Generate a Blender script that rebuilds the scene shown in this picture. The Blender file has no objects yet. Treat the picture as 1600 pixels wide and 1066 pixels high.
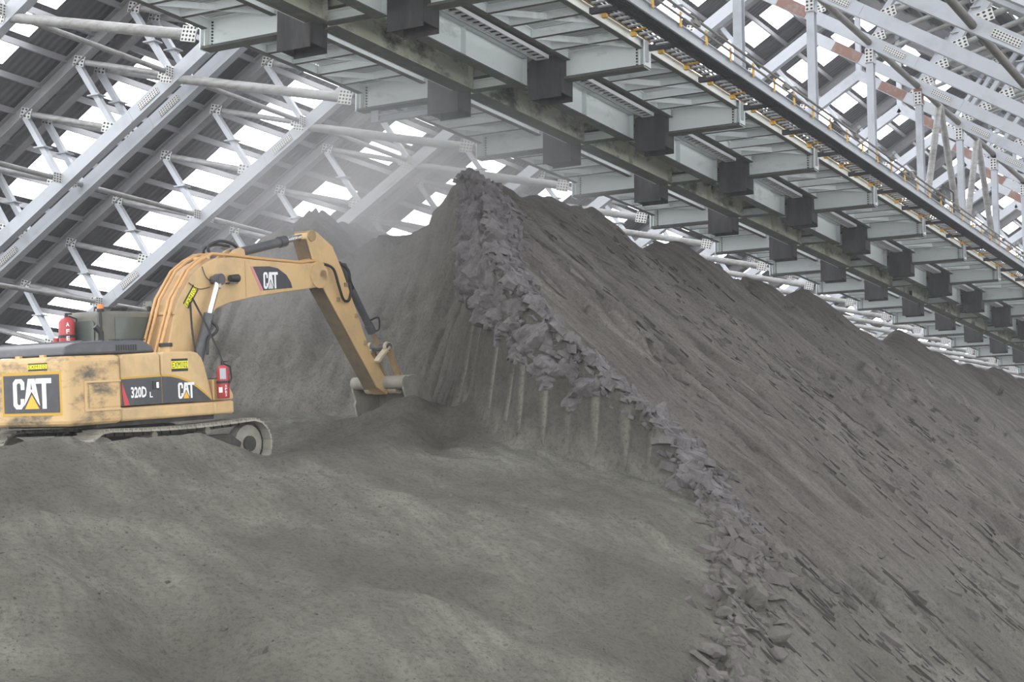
import bpy, bmesh, math, random
import numpy as np
from mathutils import Vector, Matrix

# ------------------------------------------------------------------ camera, world, exposure
S = bpy.context.scene
COL = S.collection
PI = math.pi
cam_d = bpy.data.cameras.new('camera'); cam = bpy.data.objects.new('camera', cam_d); COL.objects.link(cam)
cam.location = (0, 0, 0)
cam.rotation_euler = (math.radians(90 + 6.8), 0, math.radians(29.25))
cam_d.sensor_width = 36.0; cam_d.lens = 2500 / 1600 * 36.0
cam_d.clip_start = 0.1; cam_d.clip_end = 600
S.camera = cam
S.view_settings.view_transform = 'Standard'; S.view_settings.look = 'None'
S.view_settings.exposure = 0.72; S.view_settings.gamma = 1.0; S.view_settings.use_curve_mapping = False
W = bpy.data.worlds.new('daylight'); S.world = W; W.use_nodes = True
W.node_tree.nodes['Background'].inputs[0].default_value = (0.98, 1.0, 0.985, 1)
W.node_tree.nodes['Background'].inputs[1].default_value = 2.3
SKYLIGHT = 7.0
HAZE = 0.0010
try:
    S.cycles.use_denoising = True
    S.cycles.max_bounces = 6; S.cycles.diffuse_bounces = 3; S.cycles.volume_bounces = 0
    S.cycles.sample_clamp_indirect = 6.0
    S.cycles.adaptive_threshold = 0.02
    S.cycles.volume_step_rate = 3.0; S.cycles.volume_max_steps = 96
except Exception:
    pass
FLOOR = -2.6
random.seed(7)

# ------------------------------------------------------------------ materials
def nodes_of(name):
    m = bpy.data.materials.new(name); m.use_nodes = True
    nt = m.node_tree; b = nt.nodes['Principled BSDF']
    return m, nt, b
def N(nt, kind, **kw):
    n = nt.nodes.new(kind)
    for k, v in kw.items():
        if hasattr(n, k): setattr(n, k, v)
        else: n.inputs[k.replace('_', ' ')].default_value = v
    return n
def ramp(nt, fac, stops):
    r = nt.nodes.new('ShaderNodeValToRGB')
    e = r.color_ramp.elements
    while len(e) < len(stops): e.new(0.5)
    for i, (p, c) in enumerate(stops):
        e[i].position = p; e[i].color = (c, c, c, 1) if not isinstance(c, tuple) else (*c, 1)
    nt.links.new(fac, r.inputs[0]); return r.outputs[0]
def mixc(nt, fac, a, b):
    m = nt.nodes.new('ShaderNodeMix'); m.data_type = 'RGBA'
    if hasattr(fac, 'links'): nt.links.new(fac, m.inputs[0])
    else: m.inputs[0].default_value = fac
    for v, i in ((a, 6), (b, 7)):
        if hasattr(v, 'links'): nt.links.new(v, m.inputs[i])
        else: m.inputs[i].default_value = (*v, 1)
    return m.outputs[2]
def coords(nt, scale=(1, 1, 1), world=False, rot=(0, 0, 0)):
    if world:
        o = nt.nodes.new('ShaderNodeNewGeometry').outputs['Position']
    else:
        o = nt.nodes.new('ShaderNodeTexCoord').outputs['Object']
    mp = nt.nodes.new('ShaderNodeMapping'); mp.inputs['Scale'].default_value = scale; mp.inputs['Rotation'].default_value = rot
    nt.links.new(o, mp.inputs[0]); return mp.outputs[0]
def noise(nt, co, scale, detail=6, rough=0.6):
    n = nt.nodes.new('ShaderNodeTexNoise'); n.inputs['Scale'].default_value = scale
    n.inputs['Detail'].default_value = detail; n.inputs['Roughness'].default_value = rough
    nt.links.new(co, n.inputs['Vector']); return n.outputs['Fac']
def bump(nt, b, h, strength, dist=0.05, prev=None):
    k = nt.nodes.new('ShaderNodeBump'); k.inputs['Strength'].default_value = strength; k.inputs['Distance'].default_value = dist
    nt.links.new(h, k.inputs['Height'])
    if prev is not None: nt.links.new(prev, k.inputs['Normal'])
    nt.links.new(k.outputs[0], b.inputs['Normal']); return k.outputs[0]
def paint(name, col, rough=0.5, metal=0.0, dirt=None, lo=0.5, hi=0.75, scale=1.5, stretch=(1, 1, 1), bmp=0.0, world=True, amount=1.0):
    m, nt, b = nodes_of(name)
    b.inputs['Roughness'].default_value = rough; b.inputs['Metallic'].default_value = metal
    if dirt is None:
        b.inputs['Base Color'].default_value = (*col, 1); return m
    co = coords(nt, stretch, world)
    n = noise(nt, co, scale, 8, 0.68)
    f = ramp(nt, n, [(lo, 0.0), (hi, amount)])
    nt.links.new(mixc(nt, f, col, dirt), b.inputs['Base Color'])
    if bmp: bump(nt, b, n, bmp, 0.01)
    return m
MAT = {}
MAT['steel'] = paint('pale_blue_grey_steel_paint', (0.84, 0.90, 0.91), 0.45, 0, (0.22, 0.23, 0.20), 0.57, 0.84, 1.1, (0.5, 0.5, 1.2))
MAT['chord'] = paint('pale_truss_paint', (0.46, 0.49, 0.53), 0.5, 0, (0.30, 0.32, 0.34), 0.5, 0.85, 0.9)
MAT['stained'] = paint('stained_girder_paint', (0.66, 0.67, 0.56), 0.55, 0, (0.07, 0.07, 0.05), 0.48, 0.64, 0.9, (1, 0.7, 1.6))
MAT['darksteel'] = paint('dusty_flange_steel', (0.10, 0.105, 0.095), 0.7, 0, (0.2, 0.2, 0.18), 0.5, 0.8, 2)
MAT['topchord'] = paint('dusty_grey_steel', (0.30, 0.30, 0.31), 0.7, 0, (0.2, 0.2, 0.2), 0.4, 0.8, 1)
MAT['pipe'] = paint('galvanised_dusty_pipe', (0.33, 0.33, 0.325), 0.55, 0.1, (0.17, 0.165, 0.15), 0.42, 0.72, 2.2, (1, 1, 3))
MAT['darkpipe'] = paint('dark_dusty_pipe', (0.17, 0.165, 0.15), 0.7, 0, (0.25, 0.24, 0.22), 0.45, 0.8, 2)
MAT['rust'] = paint('red_oxide_primer', (0.22, 0.12, 0.095), 0.7, 0, (0.3, 0.27, 0.26), 0.5, 0.8, 3)
MAT['sheet'] = None
MAT['purlin'] = paint('purlin_grey', (0.27, 0.27, 0.285), 0.6)
MAT['rubber'] = paint('black_rubber', (0.03, 0.03, 0.034), 0.65, 0, (0.075, 0.072, 0.07), 0.42, 0.75, 1.6, (2.5, 2.5, 0.5))
MAT['grating'] = paint('grating_steel', (0.40, 0.42, 0.42), 0.6)
MAT['blackgrate'] = paint('black_grating', (0.035, 0.035, 0.042), 0.6)
MAT['safety'] = paint('safety_yellow', (0.72, 0.42, 0.05), 0.5, 0, (0.3, 0.2, 0.08), 0.5, 0.8, 4)
MAT['cable'] = paint('black_cable', (0.03, 0.03, 0.035), 0.6)
MAT['tray'] = paint('galvanised_tray', (0.68, 0.69, 0.70), 0.4, 0.2)
MAT['bolt'] = paint('dark_bolt', (0.03, 0.03, 0.03), 0.6)
MAT['yellow'] = paint('dusty_machine_yellow', (0.62, 0.425, 0.21), 0.42, 0, (0.36, 0.265, 0.15), 0.46, 0.78, 1.3, (1, 1, 0.8), 0.05, False)
MAT['yellowdirty'] = paint('grimy_machine_yellow', (0.60, 0.41, 0.20), 0.55, 0, (0.11, 0.095, 0.075), 0.47, 0.64, 1.6, (0.8, 0.8, 1.6), 0.1, False)
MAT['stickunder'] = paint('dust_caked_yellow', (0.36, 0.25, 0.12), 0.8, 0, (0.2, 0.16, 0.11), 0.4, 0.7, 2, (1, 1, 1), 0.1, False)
MAT['hood'] = paint('charcoal_hood_paint', (0.075, 0.078, 0.092), 0.42, 0, (0.16, 0.15, 0.14), 0.5, 0.85, 2, (1, 1, 1), 0, False)
MAT['decalblack'] = paint('charcoal_decal', (0.05, 0.052, 0.062), 0.45, 0, (0.10, 0.098, 0.095), 0.5, 0.8, 3, (1, 1, 1), 0, False)
MAT['cabpaint'] = paint('dusty_dark_cab', (0.12, 0.122, 0.105), 0.6, 0, (0.2, 0.2, 0.17), 0.4, 0.8, 1.5, (1, 1, 1), 0, False)
MAT['white'] = paint('white_lettering', (0.86, 0.86, 0.88), 0.5)
MAT['logoyellow'] = paint('logo_yellow', (0.86, 0.47, 0.05), 0.5)
MAT['stickeryellow'] = paint('bright_yellow_sticker', (0.86, 0.83, 0.02), 0.5)
MAT['stickerink'] = paint('sticker_ink', (0.03, 0.03, 0.03), 0.6)
MAT['redstripe'] = paint('red_stripe', (0.55, 0.06, 0.07), 0.5)
MAT['pinkstripe'] = paint('faded_red_stripe', (0.60, 0.25, 0.27), 0.6)
MAT['borderyellow'] = paint('decal_border_ochre', (0.55, 0.33, 0.04), 0.5)
MAT['extred'] = paint('extinguisher_red', (0.42, 0.045, 0.05), 0.4, 0, (0.2, 0.1, 0.09), 0.5, 0.85, 4, (1, 1, 1), 0, False)
MAT['extlabel'] = paint('extinguisher_label', (0.42, 0.43, 0.5), 0.5)
MAT['amber'] = paint('amber_beacon', (0.75, 0.22, 0.05), 0.3)
MAT['chrome'] = paint('chrome_rod', (0.85, 0.86, 0.88), 0.18, 0.9)
MAT['cylinder'] = paint('grey_cylinder_paint', (0.075, 0.08, 0.09), 0.45, 0, (0.17, 0.165, 0.15), 0.5, 0.8, 3, (1, 1, 1), 0, False)
MAT['hoseorange'] = paint('ochre_hose_pipe', (0.62, 0.36, 0.15), 0.45, 0, (0.4, 0.28, 0.15), 0.5, 0.8, 4, (1, 1, 1), 0, False)
MAT['blackrub'] = paint('black_hose', (0.02, 0.02, 0.022), 0.5)
MAT['trackdust'] = paint('dust_covered_track', (0.34, 0.325, 0.28), 0.9, 0, (0.2, 0.19, 0.165), 0.4, 0.7, 3, (1, 1, 1), 0.2, False)
MAT['trackdark'] = paint('dark_undercarriage', (0.045, 0.043, 0.04), 0.8, 0, (0.10, 0.095, 0.085), 0.5, 0.8, 3, (1, 1, 1), 0, False)
MAT['bucket'] = paint('ore_worn_bucket', (0.30, 0.285, 0.25), 0.75, 0, (0.17, 0.16, 0.14), 0.45, 0.75, 2.5, (1, 1, 1), 0.15, False)
MAT['darkbrown'] = paint('dark_brown_underside', (0.17, 0.125, 0.075), 0.85, 0, (0.09, 0.075, 0.055), 0.4, 0.7, 2, (1, 1, 1), 0.1, False)
MAT['bucketpin'] = paint('dusty_cream_steel', (0.52, 0.45, 0.32), 0.6, 0, (0.25, 0.22, 0.18), 0.45, 0.8, 4, (1, 1, 1), 0, False)

def glass_mat():
    m, nt, b = nodes_of('dusty_cab_glass')
    b.inputs['Base Color'].default_value = (0.085, 0.105, 0.095, 1); b.inputs['Roughness'].default_value = 0.18
    return m
MAT['cabglass'] = glass_mat()
def sheet_mat():
    m, nt, b = nodes_of('corrugated_roof_sheet')
    co = coords(nt, (1, 1, 1), True)
    w = nt.nodes.new('ShaderNodeTexWave'); w.wave_type = 'BANDS'; w.bands_direction = 'Y'
    w.inputs['Scale'].default_value = 1.25; w.inputs['Distortion'].default_value = 0
    nt.links.new(co, w.inputs[0])
    n = noise(nt, co, 0.35, 5)
    c = mixc(nt, ramp(nt, n, [(0.35, 0.0), (0.7, 1.0)]), (0.115, 0.115, 0.124), (0.075, 0.075, 0.083))
    nt.links.new(c, b.inputs['Base Color']); b.inputs['Roughness'].default_value = 0.6
    bump(nt, b, w.outputs[1], 0.8, 0.05)
    return m
MAT['sheet'] = sheet_mat()
def skylight_mat():
    m, nt, b = nodes_of('daylit_translucent_panel')
    b.inputs['Base Color'].default_value = (0.8, 0.8, 0.82, 1)
    co = coords(nt, (1, 1, 1), True)
    n = noise(nt, co, 0.8, 3)
    e = ramp(nt, n, [(0.3, (0.86, 0.87, 0.93)), (0.7, (1.0, 0.99, 1.0))])
    nt.links.new(e, b.inputs['Emission Color']); b.inputs['Emission Strength'].default_value = SKYLIGHT
    return m
MAT['skylight'] = skylight_mat()
def holes_mat():
    m, nt, b = nodes_of('perforated_end_plate')
    uv = nt.nodes.new('ShaderNodeUVMap').outputs[0]
    f = nt.nodes.new('ShaderNodeVectorMath'); f.operation = 'FRACTION'; nt.links.new(uv, f.inputs[0])
    s = nt.nodes.new('ShaderNodeVectorMath'); s.operation = 'SUBTRACT'; s.inputs[1].default_value = (0.5, 0.5, 0); nt.links.new(f.outputs[0], s.inputs[0])
    l = nt.nodes.new('ShaderNodeVectorMath'); l.operation = 'LENGTH'; nt.links.new(s.outputs[0], l.inputs[0])
    r = ramp(nt, l.outputs['Value'], [(0.27, 1.0), (0.33, 0.0)])
    nt.links.new(mixc(nt, r, (0.62, 0.62, 0.60), (0.02, 0.02, 0.02)), b.inputs['Base Color']); b.inputs['Roughness'].default_value = 0.6
    return m
MAT['holes'] = holes_mat()
def rock_mat(name, a, c):
    m, nt, b = nodes_of(name)
    co = coords(nt, (1, 1, 1), True)
    n1 = noise(nt, co, 2.6, 8, 0.72); n2 = noise(nt, co, 9, 8, 0.75)
    nt.links.new(mixc(nt, ramp(nt, n1, [(0.3, 0.0), (0.7, 1.0)]), a, c), b.inputs['Base Color'])
    b.inputs['Roughness'].default_value = 0.95
    bump(nt, b, n2, 0.9, 0.07)
    return m
MAT['rock'] = rock_mat('broken_crust_rock', (0.175, 0.158, 0.152), (0.10, 0.092, 0.088))
MAT['rockg'] = rock_mat('dusty_boulder', (0.165, 0.158, 0.138), (0.088, 0.084, 0.073))
MAT['crackshade'] = rock_mat('painted_crack_shadow', (0.085, 0.078, 0.073), (0.05, 0.046, 0.043))  # near-black tone that paints the shade inside slope cracks
MAT['slabmauve'] = rock_mat('mauve_crust_slab', (0.220, 0.206, 0.212), (0.072, 0.067, 0.068))
def ore_mat():
    m, nt, b = nodes_of('stockpile_ore')
    at = nt.nodes.new('ShaderNodeVertexColor'); at.layer_name = 'zone'
    sep = nt.nodes.new('ShaderNodeSeparateColor'); nt.links.new(at.outputs[0], sep.inputs[0])
    co = coords(nt, (1, 1, 1), True)
    big = noise(nt, co, 0.35, 6, 0.6); mid = noise(nt, co, 2.3, 8, 0.74); fine = noise(nt, co, 15, 8, 0.82)
    st = noise(nt, coords(nt, (0.5, 3.6, 0.5), True), 1.0, 8, 0.68)      # streaks down the slope
    stf = noise(nt, coords(nt, (0.5, 1.0, 0.5), True), 1.6, 8, 0.7)
    vs = noise(nt, coords(nt, (2.6, 2.6, 0.22), True), 1.0, 6, 0.6)      # scraped streaks down the face
    cd = coords(nt, (2.2, 0.42, 1.8), True, (0, 0, -0.466)); cd.node.vector_type = 'TEXTURE'
    dn = noise(nt, cd, 1.0, 8, 0.68)   # slump streaks down the bench front
    # fresh greenish bench ore
    g = mixc(nt, ramp(nt, big, [(0.38, 0.0), (0.62, 1.0)]), (0.148, 0.145, 0.122), (0.294, 0.294, 0.252))
    g = mixc(nt, ramp(nt, dn, [(0.36, 0.75), (0.60, 0.0)]), g, (0.150, 0.146, 0.126))
    g = mixc(nt, ramp(nt, mid, [(0.30, 0.45), (0.52, 0.0)]), g, (0.13, 0.125, 0.105))
    # older mauve brown slope
    s = mixc(nt, ramp(nt, st, [(0.32, 0.0), (0.66, 1.0)]), (0.108, 0.099, 0.091), (0.262, 0.243, 0.222))
    s = mixc(nt, ramp(nt, big, [(0.4, 0.0), (0.7, 0.45)]), s, (0.19, 0.168, 0.166))
    # dug face and darker heap
    f = mixc(nt, ramp(nt, mid, [(0.3, 0.0), (0.7, 1.0)]), (0.165, 0.155, 0.136), (0.255, 0.242, 0.218))
    f = mixc(nt, ramp(nt, vs, [(0.48, 0.0), (0.66, 0.5)]), f, (0.30, 0.284, 0.257))
    xyz = nt.nodes.new('ShaderNodeSeparateXYZ'); nt.links.new(co, xyz.inputs[0])
    mr = nt.nodes.new('ShaderNodeMapRange'); mr.inputs['From Min'].default_value = -20.5; mr.inputs['From Max'].default_value = -16.0
    nt.links.new(xyz.outputs[0], mr.inputs['Value'])
    fd = mixc(nt, ramp(nt, mid, [(0.3, 0.0), (0.7, 1.0)]), (0.085, 0.079, 0.068), (0.150, 0.141, 0.124))   # darker eastern end; the haze paleness of the western face is painted in
    f = mixc(nt, mr.outputs[0], f, fd)
    f = mixc(nt, sep.outputs[2], f, (0.33, 0.31, 0.268))
    c = mixc(nt, sep.outputs[0], g, s)
    c = mixc(nt, sep.outputs[1], c, f)
    c = mixc(nt, ramp(nt, fine, [(0.36, 0.62), (0.52, 0.0)]), c, (0.06, 0.056, 0.05))
    nt.links.new(c, b.inputs['Base Color']); b.inputs['Roughness'].default_value = 0.97
    b.inputs['Specular IOR Level'].default_value = 0.15
    p = bump(nt, b, mid, 0.8, 0.22)
    p = bump(nt, b, mixc(nt, sep.outputs[0], dn, st), 0.8, 0.20, p)
    bump(nt, b, fine, 0.8, 0.05, p)
    return m
MAT['ore'] = ore_mat()
MAT['floor'] = paint('dusty_concrete', (0.24, 0.235, 0.22), 0.9, 0, (0.16, 0.155, 0.14), 0.4, 0.7, 0.5)

# ------------------------------------------------------------------ mesh helper
class MB:
    """collects geometry (several materials allowed) into ONE mesh object"""
    def __init__(s): s.v = []; s.f = []; s.mi = []; s.mats = []; s.uv = {}; s.smooth = set()
    def mat(s, k):
        if k not in s.mats: s.mats.append(k)
        return s.mats.index(k)
    def add(s, vs, fs, k, smooth=False):
        o = len(s.v); i = s.mat(k); s.v += [tuple(v) for v in vs]
        for f in fs:
            if smooth: s.smooth.add(len(s.f))
            s.f.append([o + q for q in f]); s.mi.append(i)
    def box(s, c, d, k, M=None):
        x, y, z = d[0] / 2, d[1] / 2, d[2] / 2
        vs = [Vector((a * x, b * y, e * z)) for a in (-1, 1) for b in (-1, 1) for e in (-1, 1)]
        if M is not None: vs = [M @ v for v in vs]
        c = Vector(c)
        s.add([v + c for v in vs], [(0, 1, 3, 2), (4, 6, 7, 5), (0, 4, 5, 1), (2, 3, 7, 6), (0, 2, 6, 4), (1, 5, 7, 3)], k)
    def span(s, a, b, k):
        s.box([(a[i] + b[i]) / 2 for i in range(3)], [abs(b[i] - a[i]) for i in range(3)], k)
    def frame(s, p, q, up=(0, 0, 1)):
        p, q = Vector(p), Vector(q); d = (q - p); L = d.length; d = d / L
        u = Vector(up); x = d.cross(u)
        if x.length < 1e-4: x = d.cross(Vector((1, 0, 0)))
        x.normalize(); u = x.cross(d).normalized()
        return p, q, d, x, u, L
    def bar(s, p, q, w, h, k, up=(0, 0, 1)):
        p, q, d, x, u, L = s.frame(p, q, up)
        M = Matrix((x, d, u)).transposed()
        s.box((p + q) / 2, (w, L, h), k, M)
    def ibeam(s, p, q, w, h, k, kf=None, up=(0, 0, 1), t=0.025, tw=0.03):
        p, q, d, x, u, L = s.frame(p, q, up); M = Matrix((x, d, u)).transposed(); c = (p + q) / 2
        s.box(c, (tw, L, h - 2 * t), k, M)
        s.box(c + u * (h / 2 - t / 2), (w, L, t), k, M)
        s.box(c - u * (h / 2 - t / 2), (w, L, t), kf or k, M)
    def tube(s, pts, r, k, n=8, cap=True):
        pts = [Vector(p) for p in pts]; rings = []
        ref = None
        for i, p in enumerate(pts):
            d = (pts[min(i + 1, len(pts) - 1)] - pts[max(i - 1, 0)]).normalized()
            if ref is None:
                ref = d.cross(Vector((0, 0, 1)))
                if ref.length < 1e-3: ref = d.cross(Vector((1, 0, 0)))
            x = (ref - d * ref.dot(d)).normalized(); ref = x; y = d.cross(x)
            rr = r[i] if isinstance(r, (list, tuple)) else r
            rings.append([p + (x * math.cos(2 * PI * j / n) + y * math.sin(2 * PI * j / n)) * rr for j in range(n)])
        vs = [v for ring in rings for v in ring]; fs = []
        for i in range(len(pts) - 1):
            for j in range(n):
                a = i * n + j; b = i * n + (j + 1) % n
                fs.append((a, b, b + n, a + n))
        s.add(vs, fs, k, True)
        if cap: s.add(rings[0], [tuple(range(n))[::-1]], k); s.add(rings[-1], [tuple(range(n))], k)
    def prism(s, out, x0, x1, k):
        """outline in (y,z) extruded along x"""
        n = len(out)
        vs = [(x0, y, z) for y, z in out] + [(x1, y, z) for y, z in out]
        fs = [tuple(range(n))[::-1], tuple(range(n, 2 * n))] + [(i, (i + 1) % n, n + (i + 1) % n, n + i) for i in range(n)]
        s.add(vs, fs, k)
    def prismz(s, out, z0, z1, k):
        n = len(out)
        vs = [(x, y, z0) for x, y in out] + [(x, y, z1) for x, y in out]
        fs = [tuple(range(n))[::-1], tuple(range(n, 2 * n))] + [(i, (i + 1) % n, n + (i + 1) % n, n + i) for i in range(n)]
        s.add(vs, fs, k)
    def plate(s, c, ux, uy, w, h, t, k, nu=3, nv=3):
        """a flat plate whose faces carry a hole pattern through its UVs"""
        ux = Vector(ux).normalized(); uy = Vector(uy).normalized(); n = ux.cross(uy); c = Vector(c)
        vs = [c + ux * a * w / 2 + uy * b * h / 2 + n * e * t / 2 for e in (-1, 1) for a, b in ((-1, -1), (1, -1), (1, 1), (-1, 1))]
        o = len(s.f)
        s.add(vs, [(3, 2, 1, 0), (4, 5, 6, 7), (0, 1, 5, 4), (1, 2, 6, 5), (2, 3, 7, 6), (3, 0, 4, 7)], k)
        s.uv[o] = [(0, nv), (nu, nv), (nu, 0), (0, 0)]; s.uv[o + 1] = [(0, 0), (nu, 0), (nu, nv), (0, nv)]
    def build(s, name, parent=None, bevel=0, smooth=False, fix=True):
        me = bpy.data.meshes.new(name); me.from_pydata(s.v, [], s.f)
        for k in s.mats: me.materials.append(MAT[k])
        me.polygons.foreach_set('material_index', s.mi)
        if s.uv:
            L = me.uv_layers.new(name='UVMap')
            for fi, uvs in s.uv.items():
                for li, uv in zip(me.polygons[fi].loop_indices, uvs): L.data[li].uv = uv
        if smooth: me.polygons.foreach_set('use_smooth', [True] * len(me.polygons))
        elif s.smooth: me.polygons.foreach_set('use_smooth', [i in s.smooth for i in range(len(me.polygons))])
        if fix:
            bm = bmesh.new(); bm.from_mesh(me); bmesh.ops.recalc_face_normals(bm, faces=bm.faces); bm.to_mesh(me); bm.free()
        me.update()
        o = bpy.data.objects.new(name, me); COL.objects.link(o)
        if parent: o.parent = parent
        if bevel:
            b = o.modifiers.new('edge', 'BEVEL'); b.width = bevel; b.segments = 3; b.limit_method = 'ANGLE'; b.angle_limit = math.radians(35)
        return o
def tag(o, label=None, cat=None, group=None, kind=None):
    if label: o['label'] = label
    if cat: o['category'] = cat
    if group: o['group'] = group
    if kind: o['kind'] = kind
    return o
def thing(name, label, cat, loc=(0, 0, 0), group=None):
    o = bpy.data.objects.new(name, None); COL.objects.link(o); o.location = loc; o.empty_display_size = 0.3
    return tag(o, label, cat, group)
def dup(root, loc, label=None, group=None):
    r = root.copy(); COL.objects.link(r); r.location = loc
    if label: r['label'] = label
    if group: r['group'] = group
    for ch in list(root.children):
        c = ch.copy(); COL.objects.link(c); c.parent = r
        for g in ch.children:
            d = g.copy(); COL.objects.link(d); d.parent = c
    return r
ORD = ['first', 'second', 'third', 'fourth', 'fifth', 'sixth', 'seventh', 'eighth', 'ninth', 'tenth', 'eleventh', 'twelfth', 'thirteenth', 'fourteenth', 'fifteenth', 'sixteenth', 'seventeenth', 'eighteenth', 'nineteenth', 'twentieth', 'twenty-first', 'twenty-second', 'twenty-third', 'twenty-fourth', 'twenty-fifth', 'twenty-sixth']

# ------------------------------------------------------------------ frame lines of the shed (bays of 6 m along Y)
BAY = 6.0; N0, N1 = 1, 24
def FY(n): return BAY * (n + 0.45)
XA, ZA, MR = -18.8, 18.6, 0.62            # ridge of the bottom chords, slope of the roof
XL, XR = -52.0, 5.6                      # left foot of the roof; right slope cut short to let side daylight in
def zchord(x): return ZA - MR * abs(x - XA)
ROOF = 3.75
Y0R, Y1R = -9.0, FY(N1) + 6

# ------------------------------------------------------------------ terrain: floor and the ore stockpile
def _hash(ix, iy, seed):
    h = (ix * 374761393 + iy * 668265263 + seed * 974711) & 0xffffffff
    h = ((h ^ (h >> 13)) * 1274126177) & 0xffffffff
    return ((h ^ (h >> 16)) & 0xffff) / 65535.0
def vnoise(x, y, seed=0):
    x = np.asarray(x, float); y = np.asarray(y, float)
    ix = np.floor(x).astype(np.int64); iy = np.floor(y).astype(np.int64)
    fx = x - ix; fy = y - iy
    fx = fx * fx * fx * (fx * (fx * 6 - 15) + 10); fy = fy * fy * fy * (fy * (fy * 6 - 15) + 10)
    a = _hash(ix, iy, seed); b = _hash(ix + 1, iy, seed); c = _hash(ix, iy + 1, seed); d = _hash(ix + 1, iy + 1, seed)
    return (a + (b - a) * fx) * (1 - fy) + (c + (d - c) * fx) * fy - 0.5
def fbm(x, y, oct=5, seed=0, gain=0.5):
    r = 0; a = 1.0
    for i in range(oct):
        c, s_ = math.cos(0.6 * i), math.sin(0.6 * i)
        r = r + a * vnoise((c * x - s_ * y) * 2 ** i, (s_ * x + c * y) * 2 ** i, seed + i); a *= gain
    return r
def sstep(a, b, x):
    t = np.clip((x - a) / (b - a), 0, 1); return t * t * (3 - 2 * t)
def smin(a, b, k):
    h = np.clip(0.5 + 0.5 * (b - a) / k, 0, 1); return b + (a - b) * h - k * h * (1 - h)
FOOT = [(-5.4, 10.0), (-6.95, 17.3), (-8.2, 20.9), (-8.95, 22.9), (-10.0, 23.8), (-11.2, 24.1), (-12.3, 23.85), (-13.5, 23.9), (-14.4, 24.5), (-17.4, 27.6), (-19.8, 29.2), (-24.0, 29.6), (-28.0, 28.6), (-31.0, 26.0), (-33.5, 21.0), (-35.0, 12.0)]
def foot_dist(x, y):
    best = np.full(x.shape, 1e9); sg = np.zeros(x.shape); al = np.zeros(x.shape); run = 0.0
    for (ax, ay), (bx, by) in zip(FOOT[:-1], FOOT[1:]):
        dx, dy = bx - ax, by - ay; L2 = dx * dx + dy * dy; L = math.sqrt(L2)
        t = np.clip(((x - ax) * dx + (y - ay) * dy) / L2, 0, 1)
        ex = x - (ax + t * dx); ey = y - (ay + t * dy); d = np.hypot(ex, ey)
        cr = dx * (y - ay) - dy * (x - ax)
        m = d < best - 1e-9
        best = np.where(m, d, best); sg = np.where(m, -np.sign(cr), sg); al = np.where(m, run + t * L, al); run += L
    return best * np.where(sg == 0, 1, sg), al
SLOPE = 0.85
def pile(x, y):
    pk = np.abs(((y - FY(5) + 1.0) / BAY + 0.5) % 1.0 - 0.5) * 2           # 0 under a chute pair, 1 between
    top = 8.35 - 0.75 * pk ** 1.5 * sstep(33, 40, y) + 0.5 * fbm(y * 0.35, y * 0 + 3.1, 3, 11)
    top = top + 0.19 * np.exp(-((y - 31.8) / 1.1) ** 2)
    crest = np.hypot(x - XA, 0.35)
    r = top - SLOPE * (crest - 0.35)
    # second, western heap with its own top behind the boom
    hx, hy = x + 24.5, y - 34.0
    w = 8.2 - 0.85 * np.hypot(hx, np.where(np.abs(hy) > 2.5, np.abs(hy) - 2.5, 0) * 0.55)
    sad = 7.25 - 0.85 * np.maximum(0, -22.0 - x) - 0.02 * np.maximum(0, y - 40)
    r = np.where(x < XA, np.maximum(np.maximum(r, w), np.where(x > -25.0, np.minimum(sad, 7.3), -50)), r)
    return r
def bench(x, y):
    dy = y - 19.74
    return 0.92 + 0.114 * dy + 0.006 * np.maximum(dy, 0) ** 2 + 0.03 * (x + 18.1) * -0.6
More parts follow.
